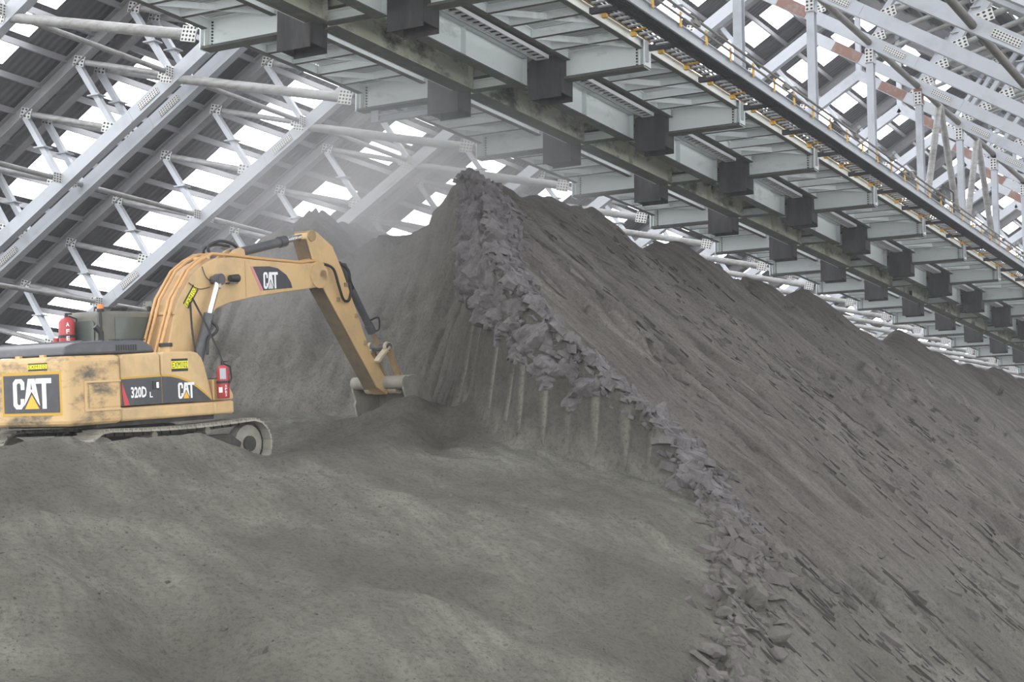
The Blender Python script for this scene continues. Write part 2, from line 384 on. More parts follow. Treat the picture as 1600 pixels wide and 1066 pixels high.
def height(x, y, detail=True):
    """height of the stockpile and the colour weights (slope, face, scraped)"""
    x = np.asarray(x, float); y = np.asarray(y, float)
    A = pile(x, y)
    lum = fbm(x * 0.45, y * 0.45, 4, 3)
    if detail:
        A = A + 0.55 * fbm(x * 0.16, y * 0.22, 3, 21)
        A = A + 0.20 * fbm(x * 0.32, y * 2.0, 5, 31) + 0.10 * fbm(x * 1.5, y * 1.9, 4, 41)
        rg = np.abs(fbm(x * 0.35 + 4, y * 1.7, 4, 51))
        A = A - 0.40 * np.clip(1 - rg / 0.085, 0, 1) * sstep(-0.05, 0.12, fbm(x * 0.25, y * 0.4, 2, 61))
    F = -7.40 - 0.354 * x + 0.178 * y + 0.22 * sstep(-13.5, -9.5, x)
    b = bench(x, y)
    a_r = 0.8725 * x + 0.4886 * y
    e = F - b
    amp = 0.78 - 0.22 * sstep(-5.5, -2.5, a_r) - 0.30 * sstep(-2.0, -1.2, a_r) + 0.24 * fbm(a_r * 0.75, a_r * 0 + 1.0, 3, 71) - 0.20 * np.exp(-((a_r + 3.7) / 1.2) ** 2)
    berm = amp * np.sin(PI * np.clip(e / 1.35, 0, 1)) ** 2 - 0.22 * sstep(-2.0, -1.0, a_r) * sstep(0.3, 0.7, e) * sstep(1.6, 0.9, e)
    # loose heap shoved up in front of the bucket
    px = (x + 15.9) * 0.8725 + (y - 24.9) * 0.4886; py = -(x + 15.9) * 0.4886 + (y - 24.9) * 0.8725
    heap = 0.62 * np.exp(-(np.abs(px / 2.5) ** 3.0) - (py / 1.25) ** 2) + 0.25 * np.exp(-((px - 2.6) / 1.6) ** 2 - (py / 1.2) ** 2)
    B = b + berm + heap * (1 + 0.5 * fbm(x * 1.1, y * 1.1, 3, 81))
    G = smin(F, B, 0.07)
    if detail:
        G = G + 0.42 * fbm(x * 0.28, y * 0.28, 4, 91) * sstep(0.5, -1.5, e) + 0.13 * fbm(x * 1.0, y * 0.8, 4, 101) + 0.05 * fbm(x * 4, y * 4, 3, 111)
        # fold at the lower left
        q = 0.8725 * x + 0.4886 * y; p = -0.4886 * x + 0.8725 * y
        G = G - 0.55 * np.exp(-((q + 3.4 + 0.5 * (p - 16.5)) / 0.8) ** 2 - ((p - 16.2) / 1.5) ** 2) + 0.35 * np.exp(-((q + 4.9) / 1.3) ** 2 - ((p - 16.6) / 1.2) ** 2)
    d, al = foot_dist(x, y)
    if detail:
        d = d + 0.20 * fbm(x * 0.9, y * 0.9, 4, 121) + 0.14 * fbm(x * 2.6, y * 2.6, 3, 131)
    gro = np.zeros(x.shape)
    teeth = np.abs(((al * 2.0 + 0.35 * fbm(al * 0.8, al * 0, 2, 141)) % 1.0) - 0.5) * 2
    rgn = sstep(14.6, 15.4, al) * (1 - sstep(24.0, 26, al)) + sstep(31, 33, al)
    gro = np.clip(1 - np.abs(teeth) / 0.42, 0, 1) * rgn
    h0 = np.maximum(d, 0)
    S = 1.35 + 0.9 * sstep(-20.5, -18.5, x) + 3.4 * sstep(-18.0, -14.4, x)
    C = G + S * h0 + 0.10 * np.sin(h0 * 3) * sstep(0, 1, h0)
    C = C - 0.55 * gro * sstep(0.1, 0.6, h0 * S) * sstep(3.4, 2.2, h0 * S)
    C = C + (0.45 * fbm(x * 1.3, y * 1.3, 4, 151) + 0.5 * fbm(al * 1.2, al * 0 + 7, 3, 161)) * sstep(0.1, 1.0, h0) if detail else C
    inside = d > 0
    H = np.where(inside, np.minimum(A, C), np.minimum(np.maximum(A, G - 0.0), G))
    H = np.where(~inside, np.minimum(A + 50 * (d < -0.4), G), H)
    slope_w = np.where((A <= C + 0.02) & inside, 1.0, 0.0)
    face_w = np.where(inside & (A > C + 0.02), sstep(0.0, 0.12, h0), 0.0)
    slope_w = np.where(~inside & (A < G), 1.0, slope_w)
    face_w = np.where(inside, face_w, 0.85 * sstep(0.22, 0.55, e) * sstep(-4.6, -3.2, a_r) * sstep(0.8, -0.4, a_r - 2.0))
    slope_w = slope_w * (0.35 + 0.65 * sstep(-2.0, 0.2, H + 0.8 * lum))
    scr = face_w * gro * sstep(0.3, 0.75, gro + 0.3 * vnoise(al * 6, H * 1.2, 171)) * sstep(3.2, 1.8, h0 * S) * sstep(0.05, 0.3, h0 * S)
    H = np.maximum(H, FLOOR)
    return H, slope_w, face_w, scr
def grade(a, b, fa, fb, fine, grow, mx):
    m = list(np.arange(fa, fb, fine)); s = fine; v = m[-1]
    while v < b: s = min(s * grow, mx); v += s; m.append(v)
    s = fine; v = fa; l = []
    while v > a: s = min(s * grow, mx); v -= s; l.append(v)
    return np.array(l[::-1] + m)
def make_pile():
    gx = grade(-49, 6.5, -27, -4.5, 0.065, 1.06, 0.8); gy = grade(3.0, FY(N1), 9.5, 33.5, 0.065, 1.02, 0.6)
    X, Y = np.meshgrid(gx, gy, indexing='ij')
    H, sw, fw, sc = height(X, Y)
    nx, ny = X.shape
    co = np.stack([X, Y, H], -1).reshape(-1, 3)
    i = np.arange(nx - 1)[:, None] * ny + np.arange(ny - 1)[None, :]
    q = np.stack([i, i + ny, i + ny + 1, i + 1], -1).reshape(-1, 4)
    me = bpy.data.meshes.new('ore_stockpile')
    me.vertices.add(len(co)); me.vertices.foreach_set('co', co.ravel())
    me.loops.add(q.size); me.loops.foreach_set('vertex_index', q.ravel().astype(np.int32))
    me.polygons.add(len(q)); me.polygons.foreach_set('loop_start', np.arange(0, q.size, 4, dtype=np.int32))
    me.update(); me.validate()
    me.polygons.foreach_set('use_smooth', [True] * len(me.polygons))
    ca = me.color_attributes.new('zone', 'FLOAT_COLOR', 'POINT')
    c4 = np.stack([sw, fw, sc, np.ones_like(sw)], -1).reshape(-1, 4)
    ca.data.foreach_set('color', c4.ravel().astype(np.float32))
    me.materials.append(MAT['ore'])
    o = bpy.data.objects.new('ore_stockpile', me); COL.objects.link(o)
    tag(o, 'huge grey brown ore stockpile with a dug face, bench and long cracked slope', 'ore pile')
    return o
PILE = make_pile()
# the thick broken crust that hangs over the cut: a lumpy ribbon following the lip
LIP = [(-18.9, 31.6, 8.35), (-17.7, 30.0, 7.4), (-16.45, 28.28, 6.3), (-15.2, 26.4, 5.2), (-13.94, 24.66, 4.15), (-13.18, 24.42, 3.5), (-12.3, 24.2, 2.78), (-11.69, 24.18, 2.26), (-11.2, 24.4, 1.88), (-10.14, 24.0, 0.95), (-9.5, 23.6, 0.45), (-8.99, 23.0, 0.0)]
def make_crust():
    L = np.array(LIP); seg = np.linalg.norm(np.diff(L, axis=0), axis=1); cum = np.concatenate([[0], np.cumsum(seg)])
    n = 560; m_ = 60; t = np.linspace(0, cum[-1], n)
    C = np.stack([np.interp(t, cum, L[:, i]) for i in range(3)], 1)
    C = C + 0
    for k in range(3):
        C[:, k] = np.convolve(np.pad(C[:, k], 12, mode='edge'), np.ones(25) / 25, 'valid')
    T = np.gradient(C, axis=0); T /= np.linalg.norm(T, axis=1)[:, None]
    nrm = np.array([0.85, 0.0, 1.0]); nrm /= np.linalg.norm(nrm)
    out = np.cross(T, nrm); out /= np.linalg.norm(out, axis=1)[:, None]      # away from the pile, over the cut
    if (out[200] @ np.array([-1, -1, 0])) < 0: out = -out
    th = np.linspace(0, 2 * PI, m_, endpoint=False)
    wid = np.interp(t / cum[-1], [0, 0.1, 0.35, 0.7, 0.9, 1.0], [0.15, 0.55, 0.76, 0.56, 0.34, 0.10])
    A_ = np.cos(th)[None, :, None] * out[:, None, :] * wid[:, None, None] * 0.62 + np.sin(th)[None, :, None] * nrm[None, None, :] * wid[:, None, None] * 0.80
    V = C[:, None, :] - nrm[None, None, :] * (wid * 0.52)[:, None, None] - out[:, None, :] * 0.16 + A_
    x, y, z = V[..., 0], V[..., 1], V[..., 2]
    d1 = fbm((x - z) * 1.1, (y + z) * 1.1, 4, 301, 0.6) + 0.5 * fbm((x + z) * 3.3, (y - z) * 3.3, 4, 311, 0.65)
    d2 = np.floor(fbm((x + 0.5 * z) * 2.2, (y + z) * 2.6, 3, 321) * 7) / 7
    rad = A_ / (np.linalg.norm(A_, axis=2)[..., None] + 1e-6)
    V = V + rad * (0.30 * d1 + 0.22 * d2)[..., None] * np.clip(wid / 0.3, 0, 1)[:, None, None]
    i = (np.arange(n - 1)[:, None] * m_ + np.arange(m_)[None, :]); j = (np.arange(n - 1)[:, None] * m_ + (np.arange(m_)[None, :] + 1) % m_)
    q = np.stack([i, j, j + m_, i + m_], -1).reshape(-1, 4)
    me = bpy.data.meshes.new('broken_crust'); me.from_pydata(V.reshape(-1, 3).tolist(), [], q.tolist()); me.update()
    me.materials.append(MAT['slabmauve'])
    o = bpy.data.objects.new('broken_crust', me); COL.objects.link(o); o.parent = PILE; o['label'] = 'mauve broken crust hanging over the dug face'
make_crust()
m = MB(); m.span((XL - 12, Y0R - 25, FLOOR - 0.3), (XR + 12, Y1R + 2, FLOOR), 'floor')
tag(m.build('floor'), 'bare dusty concrete shed floor under the ore pile', 'floor', kind='structure')

# ------------------------------------------------------------------ roof: sheeting, purlins, skylights
SK0, SKE = 2.35, {'left': 4.40, 'right': 3.55}                       # skylight strip inside each bay
PST = 1.01                                  # purlin step along X
def roof_side(side):
    m = MB(); xe = XL if side == 'left' else XR
    dirn = -1 if side == 'left' else 1
    cnt = int(abs(xe - XA) / PST)
    def pt(i, y, off=0.0):
        x = XA + dirn * i * PST
        return (x, y, zchord(x) + ROOF + off)
    ys = [Y0R]
    for n in range(-2, N1 + 1): ys += [FY(n) + SK0, FY(n) + SKE[side]]
    ys.append(Y1R)
    # sheets between the strips, full height; in the strip only the laps over the purlins
    for a, b in zip(ys[0::2], ys[1::2]):
        if b > a: m.add([pt(0, a), pt(0, b), pt(cnt + 1, b), pt(cnt + 1, a)], [(0, 1, 2, 3)], 'sheet')
    for a, b in zip(ys[1::2], ys[2::2]):
        for i in range(cnt + 1):
            m.add([pt(i - 0.13, a), pt(i - 0.13, b), pt(i + 0.15, b), pt(i + 0.15, a)], [(0, 1, 2, 3)], 'sheet')
    o = m.build('ceiling_' + side)
    tag(o, 'dark corrugated roof sheeting on the %s slope of the shed' % ('far left' if side == 'left' else 'near right'), 'roof', kind='structure')
    for i in range(1, cnt + 1):
        p = MB(); x = XA + dirn * i * PST; z = zchord(x) + ROOF - 0.12
        p.span((x - 0.04, Y0R, z - 0.11), (x + 0.04, Y1R, z + 0.06), 'purlin'); p.build('purlin', o)
    return pt, cnt
WN = [0]
rs = random.Random(3)
def skylights(side, pt, cnt):
    for n in range(-2, N1):
        WN[0] += 1
        m = MB(); a, b = FY(n) + SK0, FY(n) + SKE[side]
        for i in range(cnt):
            if rs.random() < 0.05: 
                m.add([pt(i + 0.15, a), pt(i + 0.15, b), pt(i + 0.87, b), pt(i + 0.87, a)], [(0, 1, 2, 3)], 'sheet'); continue
            m.add([pt(i + 0.15, a), pt(i + 0.15, b), pt(i + 0.87, b), pt(i + 0.87, a)], [(0, 1, 2, 3)], 'skylight')
        o = m.build('window_%d' % WN[0], fix=False)
        tag(o, 'bright translucent skylight strip on the %s roof slope, %s bay along the shed' % (side, ORD[n + 2] if n + 2 < len(ORD) else 'last'), 'skylight', 'skylight strips of the %s roof slope' % side, 'structure')
for sd in ('left', 'right'):
    p_, c_ = roof_side(sd); skylights(sd, p_, c_)
m = MB(); m.span((XL, Y1R, FLOOR), (XR, Y1R + 0.3, 23.0), 'sheet'); tag(m.build('wall_far'), 'far gable wall of the shed', 'wall', kind='structure')

# ------------------------------------------------------------------ roof trusses
PAN = 2.02
def perf(m, p, d, w, h, n, up=(0, 0, 1), nu=6, nv=3):
    """perforated splice cover on the near face of a chord"""
    m.plate(p, d, n, w, h, 0.02, 'holes', nu, nv)
def truss_parts(full, far):
    """list of (name, MB) in a plane y = 0"""
    out = []; flat = MB()
    def new(name):
        mm = MB() if not far else flat
        if not far: out.append((name, mm))
        return mm
    for sgn, xe, nj in ((-1, XL + 1.0, 15), (1, XR - 0.6, 14)):
        def C(x): return Vector((x, 0, zchord(x)))
        along = Vector((sgn * 1.0, 0, -MR)).normalized(); nrm = Vector((sgn * MR, 0, 1)).normalized()
        mm = new('bottom_chord')
        mm.bar(C(XA), C(xe), 0.26, 0.40, 'chord')
        for j in range(2, nj, 3):
            p = C(XA + sgn * (j + 0.4) * PAN)
            mm.plate(p + Vector((0, -0.145, 0)), along, nrm, 0.8, 0.2, 0.02, 'holes', 10, 3)
            mm.bar(p + along * 0.75 + Vector((0, 0, 0)), p + along * 0.83, 0.28, 0.36, 'chord')
        mm = new('top_chord')
        o = Vector((0, 0, ROOF - 0.42))
        mm.ibeam(C(XA) + o, C(xe) + o, 0.30, 0.42, 'topchord', 'topchord')
        if sgn > 0:
            mm = new('primer_splice')
            mm.bar(C(XA + 0.9) , C(XA + 1.9), 0.30, 0.38, 'rust')
        for j in range(1, nj + 1):
            xb = XA + sgn * j * PAN; xt = xb + sgn * 1.66
            if abs(xt) > 60 or (sgn < 0 and xt < XL + 0.6) or (sgn > 0 and xt > XR - 0.3): continue
            B = C(xb); T = C(xt) + Vector((0, 0, 3.30))
            mm = new('post')
            mm.bar(T, B, 0.16, 0.17, 'chord', (0, 1, 0))
            mid = (T + B) / 2; mm.box(mid, (0.42, 0.34, 0.035), 'chord')
            if j > 1:
                B2 = C(xb - sgn * PAN) + nrm * 0.1
                d = (B2 - T).normalized(); up = d.cross(Vector((0, 1, 0)))
                mm = new('diagonal')
                mm.tube([T + d * 0.35, B2 - d * 0.35], 0.085, 'pipe', 8)
                for q, s_ in ((T + d * 0.2, 1), (B2 - d * 0.25, -1)):
                    mm.plate(q + Vector((0, -0.09, 0)), d, up, 0.42, 0.30, 0.03, 'holes', 3, 3)
    for x_ in (XL + 1.2, XR - 0.8):
        mm = new('column'); mm.bar((x_, 0, FLOOR), (x_, 0, zchord(x_)), 0.4, 0.4, 'chord', (0, 1, 0))  # added unseen eave supports; the right row carries the shortened slope
    mm = new('king_post'); mm.bar((XA, 0, ZA), (XA, 0, ZA + ROOF - 0.4), 0.2, 0.2, 'chord', (0, 1, 0))
    return out, flat
def emit(parts, flat, far, name, label, cat, loc, group):
    if far:
        o = flat.build(name); o.location = loc; return tag(o, label, cat, group)
    t = thing(name, label, cat, loc, group)
    for nm, mb in parts: mb.build(nm, t)
    return t
pr, fl = truss_parts(True, False)
near = emit(pr, fl, False, 'roof_truss', 'x', 'roof truss', (0, FY(2), 0), 'roof trusses')
pr, fl = truss_parts(True, True)
farp = emit(pr, fl, True, 'roof_truss', 'x', 'roof truss', (0, FY(13), 0), 'roof trusses')
TL = {3: 'pale steel roof truss cut by the top left corner, just before the paired trusses', 4: 'pale steel roof truss cut by the top left corner, just before the paired trusses',
      5: 'pale steel roof truss, nearer one of the close pair at upper left', 6: 'single pale steel roof truss running down behind the excavator cab',
      7: 'pale steel roof truss running down into the dust behind the boom'}
k = 0
for n in range(2, N1 + 1):
    far = n > 10
    if n == 4: lab = TL[4]
    elif n in (5, 6, 7): lab = TL[n]
    elif n < 4: lab = 'pale steel roof truss overhead, %s from the open end' % ORD[n - 2]
    else: lab = 'pale steel roof truss beyond the pile crest, %s frame along the shed' % ORD[n - 2]
    src = farp if far else near
    o = src if (n == 2 and not far) or n == 13 else dup(src, (0, FY(n), 0))
    o['label'] = lab
tw = dup(near, (0, FY(5) + 0.85, 0), 'pale steel roof truss, farther one of the close pair at upper left')

# ties from the chord to the gallery, and the struts that run from truss to truss
def plate_ends(t, p, q, r, w):
    p, q = Vector(p), Vector(q); d = (q - p).normalized(); up = Vector((0, 0, 1)); s_ = d.cross(up).normalized(); u = s_.cross(d)
    m = MB(); m.tube([p + d * 0.3, q - d * 0.3], r, 'pipe', 10); m.build('pipe', t)
    for c in (p + d * 0.15, q - d * 0.15):
        e = MB()
        if abs(d.x) > abs(d.y): e.plate(c + Vector((0, -r, 0)), d, u, 0.42, w, 0.03, 'holes', 4, 4)
        else: e.plate(c + Vector((r, 0, 0)), d, u, 0.42, w, 0.03, 'holes', 4, 4)
        e.build('end_plate', t)
t0 = thing('tie_pipe', 'x', 'tie pipe', (0, FY(4), 0), 'tie pipes between the trusses and the gallery')
plate_ends(t0, (-29.2, 0, zchord(-29.2) + 0.25), (-22.95, 0, 10.95), 0.13, 0.36)
TIE = {4: 'thick grey tie pipe at the top left, from frame edge to first gallery beam end', 5: 'long grey tie pipe from the paired trusses to the second gallery beam end',
       6: 'grey tie pipe from the single truss to the third gallery beam end', 7: 'grey tie pipe passing just behind the top of the pile peak'}
for n in range(3, N1):
    o = t0 if n == 4 else dup(t0, (0, FY(n), 0))
    o['label'] = TIE.get(n, 'grey tie pipe low over the pile crest, %s along the gallery' % ORD[n - 3])
def strut_far(x, z, mat, r):
    m = MB(); m.tube([(0, 0.2, 0), (0, BAY - 0.2, 0)], r, mat, 8); return m
strutA = thing('longitudinal_strut', 'x', 'strut pipe', (0, 0, 0))
plate_ends(strutA, (0, 0.1, 0), (0, BAY - 0.1, 0), 0.075, 0.28)
mb = MB(); mb.tube([(0, 0.1, 0), (0, BAY - 0.1, 0)], 0.075, 'pipe', 6); strutF = mb.build('longitudinal_strut'); strutF['category'] = 'strut pipe'
mb = MB(); mb.tube([(0, 0.05, 0), (0, BAY - 0.05, 0)], 0.11, 'darkpipe', 8); strutD = mb.build('longitudinal_strut'); strutD['category'] = 'strut pipe'
usedA = usedF = usedD = False
NODE = ['first', 'second', 'third', 'fourth', 'fifth', 'sixth', 'seventh', 'eighth']
for jj, j in enumerate((3, 5, 7, 9, 11, 13)):
    x = XA - j * PAN
    for n in range(3, N1):
        if n <= 8:
            o = strutA if not usedA else dup(strutA, (0, 0, 0)); usedA = True
        else:
            o = strutF if not usedF else dup(strutF, (0, 0, 0)); usedF = True
        o.location = (x, FY(n), zchord(x) + 0.1)
        tag(o, 'grey left-slope strut pipe, %s line below ridge, %s bay along' % (NODE[jj], ORD[n]), 'strut pipe', 'strut pipes of the left roof slope')
xh = -14.8
for jj, x in enumerate((xh, XA + 5 * PAN, XA + 8 * PAN, XA + 11 * PAN, XA + 14 * PAN)):
    for n in range(3, N1):
        if jj in (0, 1, 2):
            o = strutD if not usedD else dup(strutD, (0, 0, 0)); usedD = True
        else: o = dup(strutF, (0, 0, 0))
        o.location = (x, FY(n), zchord(x) - 0.05)
        tag(o, '%s right-slope strut pipe, %s line below ridge, %s bay along' % ('dark' if jj < 3 else 'grey', NODE[jj], ORD[n]), 'strut pipe', 'strut pipes of the right roof slope')

# ------------------------------------------------------------------ conveyor gallery hung under the ridge
GX = dict(le=-22.72, lb=-20.6, gl=-19.45, gr=-17.95, rb=-16.86, re=-14.78)
GN0, GN1 = 2, 24
def bolts(m, x, y, z0, z1, n, ax='y', s=0.035, rows=(0.0,)):
    for r in rows:
        for i in range(n):
            z = z0 + (z1 - z0) * i / (n - 1)
            if ax == 'y': m.box((x + r, y, z), (s, 0.03, s), 'bolt')
            else: m.box((x, y + r, z), (0.03, s, s), 'bolt')
def make_set(builder, name, label, cat, group):
    """near prototype with parts, far prototype as one mesh"""
    parts = {}
    def new(nm):
        b = MB(); parts.setdefault(nm, []).append(b); return b
    builder(new)
    t = thing(name, label, cat, (0, 0, -500), group)
    for nm, l in parts.items():
        for b in l: b.build(nm, t)
    flat = MB(); builder(lambda nm: flat)
    f = flat.build(name); f.location = (0, 0, -500); tag(f, label, cat, group)
    return [t, f, False, False]
def place(st, n, loc, label, far):
    i = 1 if far else 0
    if not st[2 + i]: o = st[i]; st[2 + i] = True; o.location = loc
    else: o = dup(st[i], loc)
    o['label'] = label; return o
FAR = 10
PH = 'gallery'
def b_cross(new):
    for nm, a, b in (('left_arm', GX['le'], GX['lb']), ('right_arm', GX['rb'], GX['re'])):
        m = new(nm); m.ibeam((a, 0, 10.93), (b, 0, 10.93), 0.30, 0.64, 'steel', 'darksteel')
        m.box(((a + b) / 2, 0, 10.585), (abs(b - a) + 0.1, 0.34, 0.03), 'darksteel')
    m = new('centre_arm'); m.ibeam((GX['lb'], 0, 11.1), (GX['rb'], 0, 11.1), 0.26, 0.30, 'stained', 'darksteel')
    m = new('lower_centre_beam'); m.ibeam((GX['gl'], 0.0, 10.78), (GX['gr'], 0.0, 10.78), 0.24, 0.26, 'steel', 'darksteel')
    for x in (GX['le'] - 0.03, GX['re'] + 0.03):
        m = new('end_plate'); m.box((x, 0, 10.93), (0.03, 0.34, 0.74), 'steel')
        m.box((x - 0.12 if x > -18 else x + 0.12, -0.09, 10.93), (0.025, 0.15, 0.6), 'steel')
    for x in (GX['re'] - 0.22, GX['re'] - 0.13, GX['le'] + 0.2):
        m = new('bolt'); bolts(m, x, -0.03, 10.68, 11.18, 8)
    m = new('end_post'); m.box((GX['re'] + 0.07, -0.1, 11.0), (0.05, 0.1, 0.62), 'chord')
cross = make_set(b_cross, 'gallery_crossbeam', 'x', 'crossbeam', 'crossbeams of the conveyor gallery')
def b_chute(new):
    w, d, z0, z1 = 0.87, 0.62, 10.13, 11.12
    for s in (-1, 1):
        m = new('front_curtain' if s < 0 else 'back_curtain')
        h = w / 2
        m.add([(-h, s * d / 2, z0), (h, s * d / 2, z0), (h, s * d / 2, z1 - .06), (h - .12, s * d / 2, z1), (-h + .12, s * d / 2, z1), (-h, s * d / 2, z1 - .06)] +
              [(-h, s * (d / 2 - .03), z0), (h, s * (d / 2 - .03), z0), (h, s * (d / 2 - .03), z1 - .06), (h - .12, s * (d / 2 - .03), z1), (-h + .12, s * (d / 2 - .03), z1), (-h, s * (d / 2 - .03), z1 - .06)],
              [(0, 1, 2, 3, 4, 5), (11, 10, 9, 8, 7, 6)] + [(i, (i + 1) % 6, 6 + (i + 1) % 6, 6 + i) for i in range(6)], 'rubber')
        m = new('side_curtain'); m.box((s * (w / 2 - 0.015), 0, (z0 + z1) / 2 - 0.02 + (0.06 if s > 0 else 0)), (0.03, d - 0.08, z1 - z0 - 0.12), 'rubber')
    m = new('hopper'); m.box((0, 0, 11.15), (0.7, 0.5, 0.2), 'darksteel')
chute = make_set(b_chute, 'rubber_chute', 'x', 'chute', 'hanging rubber chutes')
def girder(mat, kf):
    def b(new):
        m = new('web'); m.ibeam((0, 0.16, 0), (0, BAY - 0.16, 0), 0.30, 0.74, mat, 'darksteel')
        for y in (0.16, BAY / 2, BAY - 0.16):
            m = new('stiffener'); m.box((0.08, y, 0), (0.13, 0.025, 0.66), mat)
        m = new('splice_plate'); m.box((0.03, 0, 0), (0.05, 0.34, 0.66), mat)
        for r in (-0.1, 0.1):
            m = new('bolt'); bolts(m, 0.06, r, -0.28, 0.28, 9, 'x')
    return b
gL = make_set(girder('stained', 0), 'plate_girder', 'x', 'girder', 'stained left girder lengths')
gR = make_set(girder('steel', 0), 'plate_girder', 'x', 'girder', 'pale right girder lengths')
def b_rail(new):
    m = new('channel'); m.bar((0, 0.2, 0), (0, BAY - 0.35, 0), 0.06, 0.2, 'steel'); m.bar((0.07, 0.2, -0.09), (0.07, BAY - 0.35, -0.09), 0.12, 0.025, 'darksteel')
    m = new('bolt')
    for y in (1.1, 1.3, 3.9, 4.1): m.box((0.035, y, 0.03), (0.02, 0.05, 0.05), 'bolt')
rail = make_set(b_rail, 'chute_rail', 'x', 'channel rail', 'channel rails beside the left chutes')
def walkway(x0, x1, mat):
    def b(new):
        for x in (x0, x1):
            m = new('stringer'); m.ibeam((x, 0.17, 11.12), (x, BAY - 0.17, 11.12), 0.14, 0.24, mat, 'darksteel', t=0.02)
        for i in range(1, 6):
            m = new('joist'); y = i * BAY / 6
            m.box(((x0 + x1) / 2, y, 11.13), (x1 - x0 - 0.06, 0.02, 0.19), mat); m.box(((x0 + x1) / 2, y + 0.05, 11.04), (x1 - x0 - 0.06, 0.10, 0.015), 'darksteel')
        for i in range(3):
            m = new('diagonal_brace'); y = i * BAY / 3
            m.bar((x0 + 0.05, y + 0.1, 11.10), (x1 - 0.05, y + BAY / 3 - 0.15, 11.10), 0.02, 0.14, mat)
        m = new('grating')
        L = x1 - x0
        for i in range(60):
            m.box(((x0 + x1) / 2, 0.05 + i * 0.1, 11.27), (L - 0.04, 0.075 if (i // 7) % 5 else 0.05, 0.03), 'grating')
        m.box((x0 + 0.3, BAY / 2, 11.3), (0.03, BAY - 0.1, 0.03), 'grating'); m.box((x1 - 0.3, BAY / 2, 11.3), (0.03, BAY - 0.1, 0.03), 'grating')
    return b
wkR = make_set(walkway(-16.72, -14.86, 'steel'), 'walkway', 'x', 'walkway', 'right walkway panels')
wkL = make_set(walkway(-22.62, -20.72, 'steel'), 'walkway', 'x', 'walkway', 'left walkway panels')
def b_lad(new):
    for x in (-0.16, 0.16):
        m = new('side_rail'); m.box((x, BAY / 2, 0), (0.035, BAY - 0.7, 0.09), 'tray')
    for i in range(22):
        m = new('rung'); m.box((0, 0.42 + i * 0.25, -0.02), (0.3, 0.07, 0.03), 'tray')
    m = new('cable')
    for x in (-0.09, 0.0): m.tube([(x, 0.35, 0.02), (x + 0.02, BAY / 2, 0.02), (x, BAY - 0.35, 0.02)], 0.025, 'cable', 6)
lad = make_set(b_lad, 'cable_ladder', 'x', 'cable tray', 'cable ladders beside the right girder')
def b_box(new):
    m = new('deck'); m.box((0.52, BAY / 2, 11.52), (2.7, BAY, 0.05), 'darksteel')
    for i in range(5):
        m = new('idler'); m.tube([(-0.6, 0.6 + i * 1.2, 11.36), (0.6, 0.6 + i * 1.2, 11.36)], 0.06, 'darkpipe', 8)
deck = make_set(b_box, 'conveyor_deck', 'x', 'conveyor', 'conveyor deck lengths between the girders')
def b_side(new):
    for y in (0, BAY / 2):
        m = new('outrigger_arm'); m.box((-14.19, y, 11.04), (1.05, 0.12, 0.13), 'blackgrate')
    m = new('yellow_conduit'); m.tube([(-14.62, 0.1, 11.16), (-14.62, BAY - 0.1, 11.16)], 0.035, 'safety', 6)
    for i in range(4):
        m = new('conduit_clip'); m.box((-14.62, 0.5 + i * 1.5, 11.13), (0.12, 0.1, 0.2), 'safety')
    for x in (-14.46, -14.12):
        m = new('tray_rail'); m.box((x, BAY / 2, 11.08), (0.02, BAY, 0.07), 'blackgrate')
    for i in range(20):
        m = new('tray_rung'); m.box((-14.29, 0.15 + i * 0.3, 11.05), (0.34, 0.10, 0.025), 'tray' if i % 5 else 'safety')
    m = new('cable')
    for i, x in enumerate((-14.4, -14.3, -14.2)): m.tube([(x, 0, 11.1), (x + 0.02, 2, 11.1), (x - 0.02, 4, 11.1), (x, BAY, 11.1)], 0.022, 'cable', 6)
    m = new('outer_grating')
    for i in range(7): m.box((-14.03 + i * 0.055, BAY / 2, 11.0), (0.035, BAY, 0.05), 'blackgrate')
    for i in range(20): m.box((-13.86, 0.15 + i * 0.3, 11.0), (0.40, 0.02, 0.03), 'blackgrate')
    m = new('fascia'); m.box((-13.61, BAY / 2, 11.06), (0.04, BAY, 0.20), 'chord'); m.box((-13.58, BAY / 2, 11.17), (0.1, BAY, 0.02), 'chord')
side = make_set(b_side, 'outer_walkway', 'x', 'cable walkway', 'outer cable walkway lengths')
def b_hand(new):
    for z, r in ((11.32, 0.028), (11.50, 0.032)):
        m = new('rail_tube'); m.tube([(-13.5, 0.05, z), (-13.5, BAY - 0.05, z)], r, 'darkpipe', 8)
    for i in range(4):
        m = new('rail_post'); m.box((-13.53, 0.6 + i * 1.5, 11.27), (0.03, 0.09, 0.34), 'safety')
    m = new('joint'); m.box((-13.5, BAY - 0.1, 11.41), (0.1, 0.35, 0.10), 'darkpipe')
hand = make_set(b_hand, 'handrail', 'x', 'handrail', 'handrail lengths of the outer walkway')
def b_hang(new):
    z1 = zchord(-14.8)
    m = new('post'); m.ibeam((-14.8, 0, 11.2), (-14.8, 0, z1 - 0.1), 0.24, 0.26, 'chord', up=(0, 1, 0))
    m = new('top_plate'); m.box((-14.8, 0, z1 - 0.5), (0.28, 0.3, 0.5), 'chord'); m.plate((-14.8, -0.165, z1 - 0.5), (1, 0, 0), (0, 0, 1), 0.26, 0.46, 0.02, 'holes', 2, 4)
    m = new('foot_plate'); m.box((-14.8, 0, 11.28), (0.34, 0.34, 0.1), 'steel')
hang = make_set(b_hang, 'hanger_post', 'x', 'hanger', 'hanger posts of the gallery')
